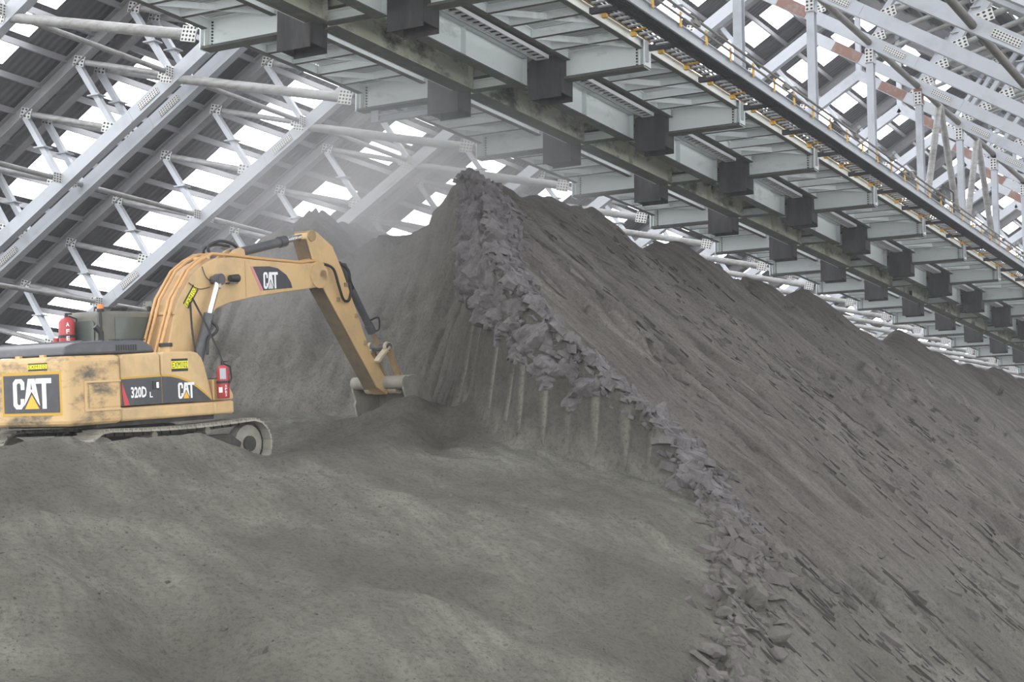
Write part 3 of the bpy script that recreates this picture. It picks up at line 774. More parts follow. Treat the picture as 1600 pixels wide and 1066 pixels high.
for n in range(GN0, GN1 + 1):
    i = n - GN0; far = n > FAR; o = ORD[i]; y = FY(n); L = (0, y, 0)
    place(cross, n, L, 'pale steel gallery crossbeam in the %s frame from the near end' % o, far)
    place(chute, n, (-17.27, y, 0), 'black rubber chute curtain, %s of the right-hand row counted from the near end' % o, far)
    place(chute, n, (-20.08, y, 0), 'black rubber chute curtain, %s of the left-hand row counted from the near end' % o, far)
    hp = place(hang, n, L, 'upright pale hanger post on the right of the gallery, %s from the near end' % o, far)
    if n == 9:
        m = MB(); m.box((-14.8, 0, zchord(-14.8) - 0.42), (0.30, 0.32, 0.55), 'rust'); m.build('primer_band', hp)['label'] = 'red-brown primer band'
    if n == GN1: break
    place(gL, n, (GX['gl'], y, 11.0), 'black-stained plate girder length behind the right-hand chutes, %s bay of the gallery' % o, far)
    place(gR, n, (GX['gr'], y, 10.88), 'clean pale plate girder length beside the right-hand chutes, %s bay of the gallery' % o, far)
    place(rail, n, (-19.75, y, 10.74), 'thin pale channel rail next to the left-hand chutes, %s bay of the gallery' % o, far)
    place(wkR, n, L, 'right-hand grating walkway panel with angled joists, %s bay of the gallery' % o, far)
    place(wkL, n, L, 'shaded left-hand grating walkway panel, %s bay of the gallery' % o, far)
    place(lad, n, (-17.3, y, 11.1), 'white cable ladder above the pale girder, %s bay of the gallery' % o, far)
    place(deck, n, (-18.7, y, 0), 'dark conveyor deck between the two girders, %s bay of the gallery' % o, far)
    place(side, n, L, 'outer cable walkway with yellow conduit, %s bay of the gallery' % o, far)
    place(hand, n, L, 'two-tube handrail with yellow posts, %s bay of the gallery' % o, far)
for i, y in enumerate((0.7, 2.1, 3.5, 4.9)):
    m = MB(); m.box((0, 0, 0), (0.05, 0.16, 0.12), 'safety'); m.box((0.03, 0, -0.06), (0.05, 0.1, 0.05), 'bolt')
    ob = m.build('rail_clamp'); ob.location = (-19.69, FY(4) + y, 10.74)
    tag(ob, 'small yellow clamp on the thin channel rail at top left, %s from the left chute' % ORD[i], 'clamp', 'yellow clamps on the channel rail')
t = thing('lower_tie_beam', 'short pale beam slung under the left arm of the second gallery crossbeam in view', 'beam', (0, FY(5), 0))
m = MB(); m.ibeam((-22.2, 0.1, 10.36), (-20.6, 0.1, 10.36), 0.16, 0.18, 'chord'); m.build('beam', t)
m = MB(); m.box((-22.3, 0.1, 10.42), (0.22, 0.16, 0.3), 'chord'); m.build('bracket', t)
for n in (9, 10):
    t = thing('vee_brace', 'inverted V of dusty brace pipes between gallery hangers, %s' % ('nearer of the two' if n == 9 else 'farther of the two'), 'brace', (-14.8, FY(n) + BAY / 2, 0), 'V braces over the gallery')
    for s in (-1, 1):
        m = MB(); m.tube([(0, 0.1 * s, zchord(-14.8) - 0.05), (0, s * (BAY / 2 - 0.3), 11.3)], 0.13, 'pipe', 8); m.build('leg', t)

t = thing('gate_frame', 'small black rail frame standing up behind the handrail, beside the V braces', 'gate', (-13.75, 55.5, 11.1))
for y in (0.0, 1.5):
    m = MB(); m.tube([(0, y, 0), (0, y, 1.0)], 0.03, 'cable', 8); m.build('upright', t)
m = MB(); m.tube([(0, 0, 1.0), (0, 1.5, 1.0)], 0.03, 'cable', 8); m.tube([(0, 0, 0.6), (0, 1.5, 0.6)], 0.02, 'cable', 8); m.build('rail', t)
m = MB(); m.box((0, -0.35, 0.55), (0.2, 0.45, 0.35), 'cable'); m.build('junction_box', t)

# ------------------------------------------------------------------ excavator
EXC = thing('excavator', 'dusty yellow tracked excavator with raised boom, digging at the foot of the pile', 'excavator')
R_ = Matrix(((0.99, 0.11, 0.02), (0, 0, 0), (0, 0, 0)))
def excM(h, p, r):
    return Matrix.Rotation(h, 3, 'Z') @ Matrix.Rotation(p, 3, 'X') @ Matrix.Rotation(r, 3, 'Y')
ESC = 0.87
EXC.matrix_world = Matrix.Translation(Vector((-20.864, 22.7006, 1.0555)) * ESC) @ excM(-0.10881, 0.11358, 0.02907).to_4x4() @ Matrix.Scale(ESC, 4)

CAT_C = [(.29, .64), (.29, .80), (.26, .86), (.17, .86), (.14, .80), (.14, .20), (.17, .14), (.25, .14), (.27, .20), (.27, .34), (.40, .34), (.38, .12), (.29, 0), (.10, 0), (0, .12), (0, .88), (.10, 1), (.32, 1), (.42, .88), (.42, .64)]
CAT_A = [(.39, .10), (.56, 1), (.80, 1), (.97, .10), (.885, .22), (.68, .58), (.475, .22)]
CAT_T = [(.84, 1), (1.40, 1), (1.40, .83), (1.21, .83), (1.21, 0), (1.06, 0), (1.06, .83), (.84, .83)]
CAT_TRI = [(.42, 0), (.68, .46), (.94, 0)]
CAT_HOLE = [(.655, .64), (.68, .84), (.705, .64)]
def decal(parent, name, O, U, V, polys, k, lift=0.0, t=0.006, label=None):
    """flat raised shapes in the plane O + u U + v V"""
    O, U, V = Vector(O), Vector(U), Vector(V); n = U.cross(V).normalized()
    m = MB()
    for p in polys:
        a = [O + U * u + V * v + n * (lift + t) for u, v in p]; b = [O + U * u + V * v + n * lift for u, v in p]
        N_ = len(p)
        m.add(a + b, [tuple(range(N_)), tuple(range(N_, 2 * N_))[::-1]] + [(i, (i + 1) % N_, N_ + (i + 1) % N_, N_ + i) for i in range(N_)], k)
    o = m.build(name, parent)
    if label: o['label'] = label
    return o
def cat_logo(parent, O, U, V, w, h, lift):
    U = Vector(U).normalized() * (w / 1.4); V = Vector(V).normalized() * h
    decal(parent, 'lettering', O, U, V, [CAT_C, CAT_A, CAT_T], 'white', lift)
    decal(parent, 'logo_triangle', O, U, V, [CAT_TRI], 'logoyellow', lift)
    decal(parent, 'logo_counter', O, U, V, [CAT_HOLE], 'decalblack', lift + 0.004)
def text(parent, name, s, O, U, V, w, h, k, lift=0.0, bold=0.02):
    cu = bpy.data.curves.new(name, 'FONT'); cu.body = s; cu.size = 1; cu.offset = bold; cu.resolution_u = 2
    tmp = bpy.data.objects.new('tmp', cu); COL.objects.link(tmp)
    dg = bpy.context.evaluated_depsgraph_get(); me = bpy.data.meshes.new_from_object(tmp.evaluated_get(dg))
    bpy.data.objects.remove(tmp); bpy.data.curves.remove(cu)
    xs = [v.co.x for v in me.vertices]; ys = [v.co.y for v in me.vertices]
    x0, x1, y0, y1 = min(xs), max(xs), min(ys), max(ys)
    O = Vector(O); U = Vector(U).normalized(); V = Vector(V).normalized(); n = U.cross(V)
    for v in me.vertices:
        v.co = O + U * ((v.co.x - x0) / (x1 - x0) * w) + V * ((v.co.y - y0) / (y1 - y0) * h) + n * lift
    me.materials.clear(); me.materials.append(MAT[k]); me.name = name
    o = bpy.data.objects.new(name, me); COL.objects.link(o); o.parent = parent
    return o
def sticker(parent, O, U, V, w, h, s='EXM102'):
    """yellow number plate sticker with dark bands"""
    O = Vector(O); U = Vector(U).normalized(); V = Vector(V).normalized()
    st = decal(parent, 'number_sticker', O, U * w, V * h, [[(0, 0), (1, 0), (1, 1), (0, 1)]], 'stickerink', 0.002, 0.004)
    decal(st, 'yellow_panel', O + V * h * 0.22, U * w, V * h * 0.60, [[(0, 0), (1, 0), (1, 1), (0, 1)]], 'stickeryellow', 0.005, 0.004)
    text(st, 'lettering', s, O + V * h * 0.27 + U * w * 0.04, U, V, w * 0.92, h * 0.50, 'stickerink', 0.0115, 0.0)
    return st
def rounded(cx, cy, r, a0, a1, n=5):
    return [(cx + r * math.cos(math.radians(a0 + (a1 - a0) * i / n)), cy + r * math.sin(math.radians(a0 + (a1 - a0) * i / n))) for i in range(n + 1)]

# undercarriage
m = MB(); m.prism([(-1.0, .35), (1.0, .35), (1.15, .55), (0.7, .82), (-0.7, .82), (-1.15, .55)], -0.95, 0.95, 'trackdark')
m.tube([(0, 0, .80), (0, 0, 1.04)], 0.62, 'trackdark', 24); m.build('car_body', EXC)
for s in (-1, 1):
    tr = MB(); xc = s * 1.19; w = 0.30
    path = []
    for i in range(9): a = math.radians(90 - i * 22.5); path.append((1.78 + 0.45 * math.cos(a), 0.46 + 0.45 * math.sin(a)))
    for i in range(1, 10): path.append((1.78 - i * 0.356, 0.01))
    for i in range(9): a = math.radians(270 - i * 22.5); path.append((-1.78 + 0.45 * math.cos(a), 0.46 + 0.45 * math.sin(a)))
    for i in range(1, 10): path.append((-1.78 + i * 0.356, 0.91 - 0.05 * math.sin(PI * i / 10) ))
    # resample into shoes
    P_ = [Vector((0, y, z)) for y, z in path]; P_.append(P_[0]); shoes = 46
    Ls = [0];
    for a, b in zip(P_, P_[1:]): Ls.append(Ls[-1] + (b - a).length)
    def at(d):
        d %= Ls[-1]
        for i in range(len(P_) - 1):
            if Ls[i + 1] >= d: return P_[i].lerp(P_[i + 1], (d - Ls[i]) / (Ls[i + 1] - Ls[i]))
    for i in range(shoes):
        a = at(i * Ls[-1] / shoes); b = at((i + 0.93) * Ls[-1] / shoes)
        d = (b - a).normalized(); nn = Vector((0, -d.z, d.y)); c = (a + b) / 2
        Mx = Matrix((Vector((1, 0, 0)), d, nn)).transposed()
        cc = Vector((xc, c.y, c.z))
        tr.box(cc, (0.60, (b - a).length, 0.035), 'trackdust', Mx)
        for q in (-0.06, 0.04): tr.box(cc + d * q + nn * 0.03, (0.58, 0.018, 0.04), 'trackdust', Mx)
        tr.box(cc - nn * 0.05, (0.18, (b - a).length * 0.9, 0.07), 'trackdark', Mx)
    T_ = tr.build('track', EXC)
    f = MB(); f.prism([(-1.5, .25), (1.5, .25), (1.6, .5), (1.3, .68), (-1.3, .68), (-1.6, .5)], xc - 0.13, xc + 0.13, 'trackdark'); f.build('track_frame', T_, bevel=0.03)
    for nm, y in (('idler', 1.78), ('sprocket', -1.78)):
        f = MB(); f.tube([(xc - 0.11, y, .46), (xc + 0.11, y, .46)], 0.36, 'trackdust', 20); f.tube([(xc - 0.17, y, .46), (xc + 0.17, y, .46)], 0.15, 'trackdark', 14); f.build(nm, T_)
    for i in range(7):
        f = MB(); y = -1.26 + i * 0.42; f.tube([(xc - 0.2, y, .17), (xc + 0.2, y, .17)], 0.10, 'trackdust', 12); f.build('track_roller', T_)
    for y in (-0.6, 0.7):
        f = MB(); f.tube([(xc - 0.15, y, .78), (xc + 0.15, y, .78)], 0.07, 'trackdust', 10); f.build('carrier_roller', T_)

# upper frame
m = MB(); m.prismz([(-1.36, -1.36), (1.36, -1.36), (1.36, 0.9), (-1.36, 0.9)], 1.06, 1.31, 'yellow')
m.span((0.75, 0.85, 1.06), (1.37, 1.38, 1.31), 'yellow'); m.span((-1.36, 0.85, 1.06), (-0.4, 1.5, 1.25), 'yellow')
m.build('deck_frame', EXC, bevel=0.05)
m = MB(); m.span((-1.2, -1.8, 0.98), (1.2, 1.0, 1.08), 'trackdark'); m.build('belly_plate', EXC)
cwt = MB()
out = [(-1.42, -1.37), (-1.42, -2.42)] + rounded(-1.30, -2.46, 0.12, 180, 262)[1:] + [(-0.2, -2.70), (1.26, -2.60)] + rounded(1.31, -2.49, 0.11, 272, 360) + [(1.42, -1.37)]
cwt.prismz(out, 1.04, 2.24, 'yellowdirty')
CW = cwt.build('counterweight', EXC, bevel=0.10)
# rear logo panel lies on the flat rear facet
A_ = Vector((-0.2, -2.70, 0)); B_ = Vector((1.26, -2.60, 0)); U_ = (B_ - A_).normalized(); V_ = Vector((0, 0, 1))
O_ = A_ + U_ * 0.10 + V_ * 1.29
lp = decal(CW, 'logo_panel', O_, U_ * 1.36, V_ * 0.65, [[(0, 0), (1, 0), (1, 1), (0, 1)]], 'decalblack', 0.0, 0.012, 'charcoal panel with large white lettering')
decal(CW, 'panel_border', O_ - U_ * 0.05 - V_ * 0.05, U_ * 1.46, V_ * 0.75, [[(0, 0), (1, 0), (1, 1), (0, 1)]], 'borderyellow', 0.0, 0.006)
cat_logo(lp, O_ + U_ * 0.24 + V_ * 0.07, U_, V_, 0.94, 0.52, 0.012)
sticker(CW, A_ + U_ * 0.72 + V_ * 2.01, U_, V_, 0.46, 0.13)
decal(CW, 'side_recess', (1.42, -2.22, 1.28), (0, 0.80, 0), (0, 0, 0.52), [[(0, 0), (1, 0), (1, .06), (.06, .06), (.06, .94), (1, .94), (1, 1), (0, 1)]], 'yellow', 0.0, 0.02)
decal(CW, 'side_recess', (1.42, -2.12, 1.34), (0, 0.66, 0), (0, 0, 0.38), [[(0, 0), (1, 0), (1, 1), (0, 1)]], 'yellowdirty', 0.0, 0.012)
for s in (0.35, 0.95): 
    m = MB(); m.box(A_ + U_ * s + V_ * 2.25 + Vector((0, 0.12, 0)), (0.12, 0.06, 0.05), 'yellow'); m.build('hood_hinge', CW)

# side doors on the right
m = MB(); m.prism([(-1.35, 1.33), (-0.42, 1.33), (-0.42, 2.20), (-0.47, 2.26), (-1.30, 2.24), (-1.35, 2.19)], 0.55, 1.36, 'yellow'); D1 = m.build('engine_door', EXC, bevel=0.05)
fr = [(-0.40, 1.33), (0.85, 1.33), (0.80, 1.55), (0.73, 1.78), (0.66, 2.02)] + [(0.60, 2.14), (0.50, 2.23), (0.36, 2.26), (-0.35, 2.26), (-0.40, 2.21)]
m = MB(); m.prism(fr, 0.45, 1.36, 'yellow'); D2 = m.build('pump_compartment', EXC, bevel=0.04)
UX, VZ = Vector((0, 1, 0)), Vector((0, 0, 1))
band1 = [(-1.345, 1.80), (-0.425, 1.82), (-0.425, 1.335), (-1.345, 1.335)]
band2 = [(-0.395, 1.335), (0.80, 1.335), (0.62, 1.47), (0.42, 1.60), (0.22, 1.70), (0.0, 1.77), (-0.2, 1.81), (-0.395, 1.82)]
def grow(b, dz, dy=0.0): return [(y + (dy if y > -0.3 else 0), z + (dz if z > 1.34 else 0)) for y, z in b]
for par, b in ((D1, band1), (D2, band2)):
    decal(par, 'ochre_border', (1.36, 0, 0), UX, VZ, [grow(b, 0.035, 0.02)], 'borderyellow', 0.0, 0.005)
    decal(par, 'charcoal_band', (1.36, 0, 0), UX, VZ, [b], 'decalblack', 0.002, 0.008)
decal(D1, 'red_stripe', (1.36, 0, 0), UX, VZ, [[(-1.34, 1.56), (-1.34, 1.75), (-1.18, 1.34), (-1.30, 1.34)]], 'redstripe', 0.011, 0.003)
text(D1, 'lettering', '320D', (1.36, -1.14, 1.46), UX, VZ, 0.36, 0.20, 'white', 0.0125, 0.03)
text(D1, 'lettering', 'L', (1.36, -0.71, 1.455), UX, VZ, 0.07, 0.10, 'white', 0.0125, 0.03)
m = MB(); m.box((1.37, -0.56, 1.67), (0.03, 0.15, 0.15), 'stickerink'); m.box((1.385, -0.54, 1.67), (0.03, 0.05, 0.10), 'chrome'); m.build('door_latch', D1)
cat_logo(D2, (1.36, -0.03, 1.40), UX, VZ, 0.40, 0.29, 0.0105)
sticker(D2, (1.36, -0.16, 1.90), UX, VZ, 0.40, 0.23)
m = MB(); m.tube([(0.95, 0.1, 2.26), (0.95, 0.1, 2.36)], 0.10, 'yellow', 16); m.tube([(0.95, 0.1, 2.36), (0.95, 0.1, 2.43)], 0.125, 'stickerink', 16); m.build('filler_cap', D2)
# front tool box
m = MB(); m.prism([(0.86, 1.33), (1.37, 1.33), (1.38, 1.42), (1.24, 1.66), (1.10, 1.72), (0.86, 1.72)], 0.78, 1.36, 'yellow'); TB = m.build('tool_box', EXC, bevel=0.03)
m = MB(); m.span((0.8, 0.88, 1.73), (1.34, 1.12, 1.745), 'decalblack'); m.build('step_mat', TB)

# charcoal engine hood
m = MB(); m.prism([(-2.50, 2.25), (-2.44, 2.40), (-2.2, 2.47), (-1.0, 2.50), (-0.72, 2.49), (-0.50, 2.38), (-0.42, 2.26)], -1.0, 1.26, 'hood')
H_ = m.build('engine_hood', EXC, bevel=0.05)
for y in (-2.08, -1.62):
    m = MB(); m.bar((-0.95, y, 2.487), (1.24, y, 2.487), 0.03, 0.03, 'hood'); m.build('hood_rib', H_)
m = MB()
for i in range(9): m.box((1.262, -1.33 + i * 0.055, 2.36), (0.012, 0.03, 0.10), 'bolt')
m.build('side_grille', H_)
m = MB()
for i in range(11): m.box((1.16, -1.35 + i * 0.07, 2.497), (0.12, 0.035, 0.03), 'bolt')
m.build('top_grille', H_)
m = MB(); m.tube([(0.30, -0.85, 2.48), (0.30, -0.85, 2.66), (0.27, -0.96, 2.78)], 0.055, 'blackrub', 12); m.build('exhaust_pipe', EXC)

# cab on the far (left) side
CB = [(-0.42, 1.25), (1.38, 1.25), (1.42, 1.75), (1.30, 2.6), (1.12, 3.0), (1.02, 3.07), (-0.30, 3.09), (-0.40, 3.04)]
m = MB(); m.prism(CB, -1.32, -0.30, 'cabpaint'); CA = m.build('cab', EXC, bevel=0.06)
decal(CA, 'side_window', (-0.30, 0, 0), UX, VZ, [[(0.0, 2.1), (1.26, 2.1), (1.22, 2.6), (1.06, 2.96), (0.0, 2.98)]], 'cabglass', 0.0, 0.012)
decal(CA, 'window_sticker', (-0.30, 0, 0), UX, VZ, [[(0.93, 2.84), (1.06, 2.84), (1.04, 2.93), (0.93, 2.93)]], 'tray', 0.012, 0.003)
decal(CA, 'rear_window', (-0.62, -0.42, 0), (1, 0, 0), VZ, [[(-0.5, 2.45), (0.22, 2.45), (0.24, 2.86), (0.20, 2.91), (-0.5, 2.91)]], 'cabglass', 0.0, 0.012)
m = MB(); m.tube([(-0.27, -0.36, 1.5), (-0.27, -0.36, 3.06)], 0.025, 'stickerink', 8); m.build('cab_corner_seal', CA)
m = MB(); m.tube([(-0.36, -0.28, 3.08), (-0.36, -0.28, 3.13)], 0.07, 'stickerink', 14); m.tube([(-0.36, -0.28, 3.13), (-0.36, -0.28, 3.22)], [0.065, 0.055], 'amber', 14); b_ = m.build('beacon', CA); b_['label'] = 'amber beacon'
m = MB(); m.tube([(-0.45, 1.0, 3.08), (-0.45, 1.0, 3.18)], 0.05, 'stickerink', 10); m.box((-0.45, 1.06, 3.22), (0.2, 0.14, 0.12), 'cabpaint'); m.build('cab_lamp', CA)
m = MB(); m.tube([(-0.62, -0.2, 3.09), (-0.62, -0.2, 3.16), (-0.62, 0.6, 3.16), (-0.62, 0.6, 3.09)], 0.02, 'stickerink', 6); m.build('roof_rail', CA)

# fire extinguishers
def extinguisher(x, y, z, h, r, vert, lab):
    m = MB(); m.tube([(x, y, z), (x, y, z + 0.02), (x, y, z + h * 0.86), (x, y, z + h * 0.96), (x, y, z + h)], [r * 0.9, r, r, r * 0.7, r * 0.25], 'extred', 18)
    e = m.build('fire_extinguisher', EXC); e['label'] = lab
    m = MB(); m.tube([(x, y, z + h), (x, y, z + h + 0.05)], 0.03, 'stickerink', 10); m.box((x + 0.02, y + 0.03, z + h + 0.06), (0.04, 0.14, 0.03), 'stickerink'); m.build('valve', e)
    for q in (0.45, 0.48):
        m = MB(); m.tube([(x, y, z + h * q), (x, y, z + h * q + 0.03)], r * 1.06, 'stickerink', 18); m.build('strap', e)
    m = MB(); m.tube([(x, y + 0.05, z + h + 0.02), (x + 0.02, y + r + 0.06, z + h * 0.95), (x + 0.02, y + r + 0.09, z + h * 0.6), (x, y + r + 0.03, z + h * 0.4)], 0.016, 'blackrub', 8); m.build('hose', e)
    return e
e = extinguisher(1.50, 0.98, 1.36, 0.62, 0.115, True, 'red extinguisher on the front corner')
n_ = Vector((0.72, -0.69, 0)); uu = Vector((0.69, 0.72, 0))
def face(e, x, y, r, z, w, h, k, nm, du=0.0):
    O = Vector((x, y, z)) + n_ * (r * math.sqrt(max(0.0, 1 - (du / r) ** 2)) ) + uu * (du - w / 2); return decal(e, nm, O, uu * w, Vector((0, 0, h)), [[(0, 0), (1, 0), (1, 1), (0, 1)]], k, 0.006, 0.004)
face(e, 1.50, 0.98, 0.115, 1.72, 0.11, 0.20, 'extlabel', 'label_plate')
face(e, 1.50, 0.98, 0.115, 1.47, 0.07, 0.10, 'tray', 'label_plate', -0.05)
for i, ch in enumerate('AFEX'):
    text(e, 'lettering', ch, Vector((1.50, 0.98, 1.57 - i * 0.058)) + n_ * 0.112 + uu * 0.03, uu, VZ, 0.034, 0.045, 'white', 0.008, 0.02)
e2 = extinguisher(-0.92, -0.62, 2.30, 0.70, 0.15, True, 'red extinguisher behind the cab')
for i, ch in enumerate('AFEX'):
    text(e2, 'lettering', ch, Vector((-0.92, -0.62, 2.82 - i * 0.13)) + n_ * 0.15 + uu * 0.0, uu, VZ, 0.06, 0.08, 'white', 0.012, 0.02)
m = MB(); m.tube([(-1.22, -0.62, 2.30), (-1.22, -0.62, 2.62)], 0.07, 'extred', 12); m.build('small_cylinder', EXC)

# boom
BO = [(0.15, 1.95), (0.76, 2.34), (1.02, 3.19), (1.47, 3.77), (1.78, 3.97), (2.08, 4.09), (2.6, 4.13), (3.24, 4.09), (4.56, 4.04), (4.90, 4.06), (5.10, 4.10), (5.26, 4.05), (5.38, 3.92), (5.41, 3.76), (5.36, 3.64), (5.23, 3.57), (4.72, 3.51), (3.94, 3.43), (3.19, 3.34), (2.47, 3.22), (2.08, 3.10), (1.84, 2.88), (1.71, 2.63), (1.55, 2.32), (1.0, 1.6), (0.5, 1.4)]
m = MB(); m.prism(BO, -0.28, 0.28, 'yellow'); BM = m.build('boom', EXC, bevel=0.02)
BX = (0.28, 0, 0)
decal(BM, 'charcoal_panel', BX, UX, VZ, [[(3.13, 3.95), (3.60, 3.965), (3.85, 3.93), (4.10, 3.80), (4.22, 3.66), (4.27, 3.53), (3.41, 3.47)]], 'decalblack', 0.0, 0.006)
decal(BM, 'faded_stripe', BX, UX, VZ, [[(3.06, 3.95), (3.13, 3.95), (3.41, 3.47), (3.33, 3.46)]], 'pinkstripe', 0.0, 0.006)
U2 = Vector((0, 1, 0.03)); V2 = Vector((0, -0.08, 1))
U2 = U2.normalized(); decal(BM, 'lettering', Vector((0.28, 3.42, 3.50)), U2 * (0.42 / 1.4), VZ * 0.34, [CAT_C, CAT_A, CAT_T], 'white', 0.006)
decal(BM, 'logo_triangle', Vector((0.28, 3.42, 3.50)), U2 * (0.42 / 1.4), VZ * 0.34, [CAT_TRI], 'tray', 0.006)
sb = sticker(BM, (0.285, 1.33, 3.10), (0, 0.60, 0.78), (0, -0.78, 0.60), 0.46, 0.17)
for y, z, r in ((2.0, 3.66, 0.085), (5.22, 3.80, 0.12)):
    m = MB(); m.tube([(-0.54 if y < 3 else -0.31, y, z), (0.54 if y < 3 else 0.31, y, z)], r, 'cylinder' if y < 3 else 'yellow', 18); m.build('pivot_boss', BM)
m = MB(); m.tube([(0.28, 5.10, 3.80), (0.31, 5.10, 3.80)], 0.27, 'yellow', 24); m.build('nose_plate', BM)
m = MB(); m.box((0.34, 2.46, 3.60), (0.14, 0.22, 0.03), 'cylinder'); m.tube([(0.36, 2.40, 3.70), (0.36, 2.62, 3.70)], [0.06, 0.085], 'stickerink', 16); m.tube([(0.36, 2.62, 3.70), (0.36, 2.63, 3.70)], 0.07, 'tray', 16); m.build('work_lamp', BM)
for s in (-1, 1):
    m = MB(); m.prism([(2.45, 4.10), (2.80, 4.30), (2.95, 4.34), (3.05, 4.30), (3.10, 4.08)], s * 0.12 - 0.025, s * 0.12 + 0.025, 'yellow'); m.build('cylinder_bracket', BM)
m = MB(); m.bar((0.287, 2.92, 3.33), (0.287, 2.92, 4.07), 0.01, 0.02, 'yellow', (0, 1, 0)); m.bar((0.287, 4.86, 3.56), (0.287, 4.86, 4.03), 0.01, 0.03, 'yellow', (0, 1, 0)); m.build('weld_seam', BM)
# ochre pipes along the boom
def offs(d):
    pts = [(0.62, 2.25), (0.86, 2.85), (1.03, 3.28), (1.46, 3.83), (1.78, 4.03), (2.08, 4.16)]
    return [(y - 0.05, z + d) for y, z in pts]
for x, tail in ((-0.24, [(2.45, 4.20)]), (-0.12, [(2.5, 4.20)]), (0.14, [(2.6, 4.18), (3.24, 4.14), (4.56, 4.08), (5.0, 4.14), (5.2, 4.14)]), (0.25, [(2.6, 4.17), (3.24, 4.13), (4.56, 4.07), (5.0, 4.12), (5.3, 4.05)])):
    m = MB(); m.tube([(x, y, z) for y, z in offs(0.02) + tail], 0.032, 'hoseorange', 8); m.build('hydraulic_pipe', BM)
m = MB()
for y, z in ((0.95, 3.02), (1.9, 4.1)): m.box((0, y, z), (0.6, 0.07, 0.05), 'yellow')
m.build('pipe_clamp', BM)
def hose(pts, r=0.022, par=EXC, k='blackrub', nm='hydraulic_hose'):
    m = MB(); P0 = [Vector(p) for p in pts]; fine = []
    for i in range(len(P0) - 1):
        a, b, c, d = P0[max(i - 1, 0)], P0[i], P0[i + 1], P0[min(i + 2, len(P0) - 1)]
        for j in range(6):
            t = j / 6; fine.append(0.5 * ((2 * b) + (c - a) * t + (2 * a - 5 * b + 4 * c - d) * t * t + (3 * b - a - 3 * c + d) * t ** 3))
    fine.append(P0[-1]); m.tube(fine, r, k, 8); return m.build(nm, par)
hose([(-0.12, 2.35, 4.20), (-0.12, 2.32, 4.36), (-0.05, 2.55, 4.47), (0, 2.8, 4.44), (0.0, 2.98, 4.36)], 0.03, BM)
hose([(-0.24, 2.30, 4.20), (-0.2, 2.28, 4.32), (-0.1, 2.5, 4.40), (-0.02, 2.8, 4.37)], 0.028, BM)
hose([(0.25, 5.28, 4.06), (0.30, 5.55, 3.95), (0.30, 5.70, 3.60), (0.28, 5.86, 3.30), (0.24, 6.08, 3.28), (0.21, 6.20, 3.5), (0.18, 6.18, 3.75)], 0.03, BM)
hose([(0.31, 1.42, 3.30), (0.9, 1.25, 2.65), (1.48, 1.02, 2.02)], 0.02)
hose([(0.31, 1.36, 3.22), (0.5, 1.2, 2.7), (0.8, 0.98, 2.2)], 0.02)
hose([(0.55, 1.66, 2.85), (0.62, 1.75, 2.7), (0.60, 1.66, 2.58), (0.62, 1.50, 2.5), (0.66, 1.42, 2.2)], 0.03)
hose([(0.30, 1.72, 3.92), (0.31, 1.80, 3.72), (0.31, 1.95, 3.62)], 0.008, BM); hose([(0.30, 1.35, 3.60), (0.31, 1.6, 3.48), (0.31, 1.9, 3.52)], 0.008, BM)
# boom lift cylinders
for s in (-1, 1):
    x = s * 0.46
    m = MB(); m.tube([(x, 1.05, 1.30), (x, 1.70, 2.98)], 0.105, 'cylinder', 16); c_ = m.build('boom_cylinder', EXC)
    m = MB(); m.tube([(x, 1.68, 2.93), (x, 1.96, 3.60)], 0.062, 'chrome', 14); o = m.build('cylinder_rod', c_); o['label'] = 'bright chrome rod'
    m = MB(); m.tube([(x - 0.07, 2.0, 3.66), (x + 0.07, 2.0, 3.66)], 0.115, 'cylinder', 16); m.tube([(x, 1.95, 3.5), (x, 1.99, 3.62)], 0.075, 'bucketpin', 12); m.build('rod_eye', c_)

# stick (dipper arm)
ST = [(4.86, 4.60), (4.92, 4.72), (5.05, 4.77), (5.19, 4.74), (5.68, 4.45), (5.97, 3.95), (6.82, 2.1), (7.28, 1.56), (7.42, 1.40), (7.42, 1.26), (7.30, 1.18), (6.97, 1.35), (5.30, 3.58), (5.06, 4.05)]
m = MB(); m.prism(ST, -0.19, 0.19, 'yellow'); SK = m.build('stick', EXC, bevel=0.015)
m = MB(); m.add([(-0.185, 5.055, 4.04), (0.185, 5.055, 4.04), (0.185, 5.29, 3.575), (-0.185, 5.29, 3.575), (-0.185, 6.96, 1.345), (0.185, 6.96, 1.345), (-0.185, 4.85, 4.58), (0.185, 4.85, 4.58)], [(0, 1, 2, 3), (3, 2, 5, 4), (6, 7, 1, 0)], 'darkbrown')  # thin darker brown skin along the stick underside
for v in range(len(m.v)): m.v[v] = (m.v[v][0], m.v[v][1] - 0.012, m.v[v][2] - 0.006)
o = m.build('underside_plate', SK); o['label'] = 'darker brown underside'
for y, z, r, w in ((5.02, 4.65, 0.12, 0.22), (5.32, 3.72, 0.13, 0.21), (6.08, 4.0, 0.10, 0.16)):
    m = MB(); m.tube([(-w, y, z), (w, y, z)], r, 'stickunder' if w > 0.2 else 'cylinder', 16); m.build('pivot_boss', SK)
for y, z in ((6.35, 2.95), (6.62, 2.35), (6.05, 3.62), (5.78, 3.3)):
    m = MB(); m.box((0.205, y, z), (0.03, 0.09, 0.09), 'stickunder'); m.build('bracket', SK)
hose([(0.15, 5.9, 4.12), (0.21, 6.12, 3.95), (0.2, 6.2, 3.7), (0.1, 6.4, 3.55)], 0.035, SK)
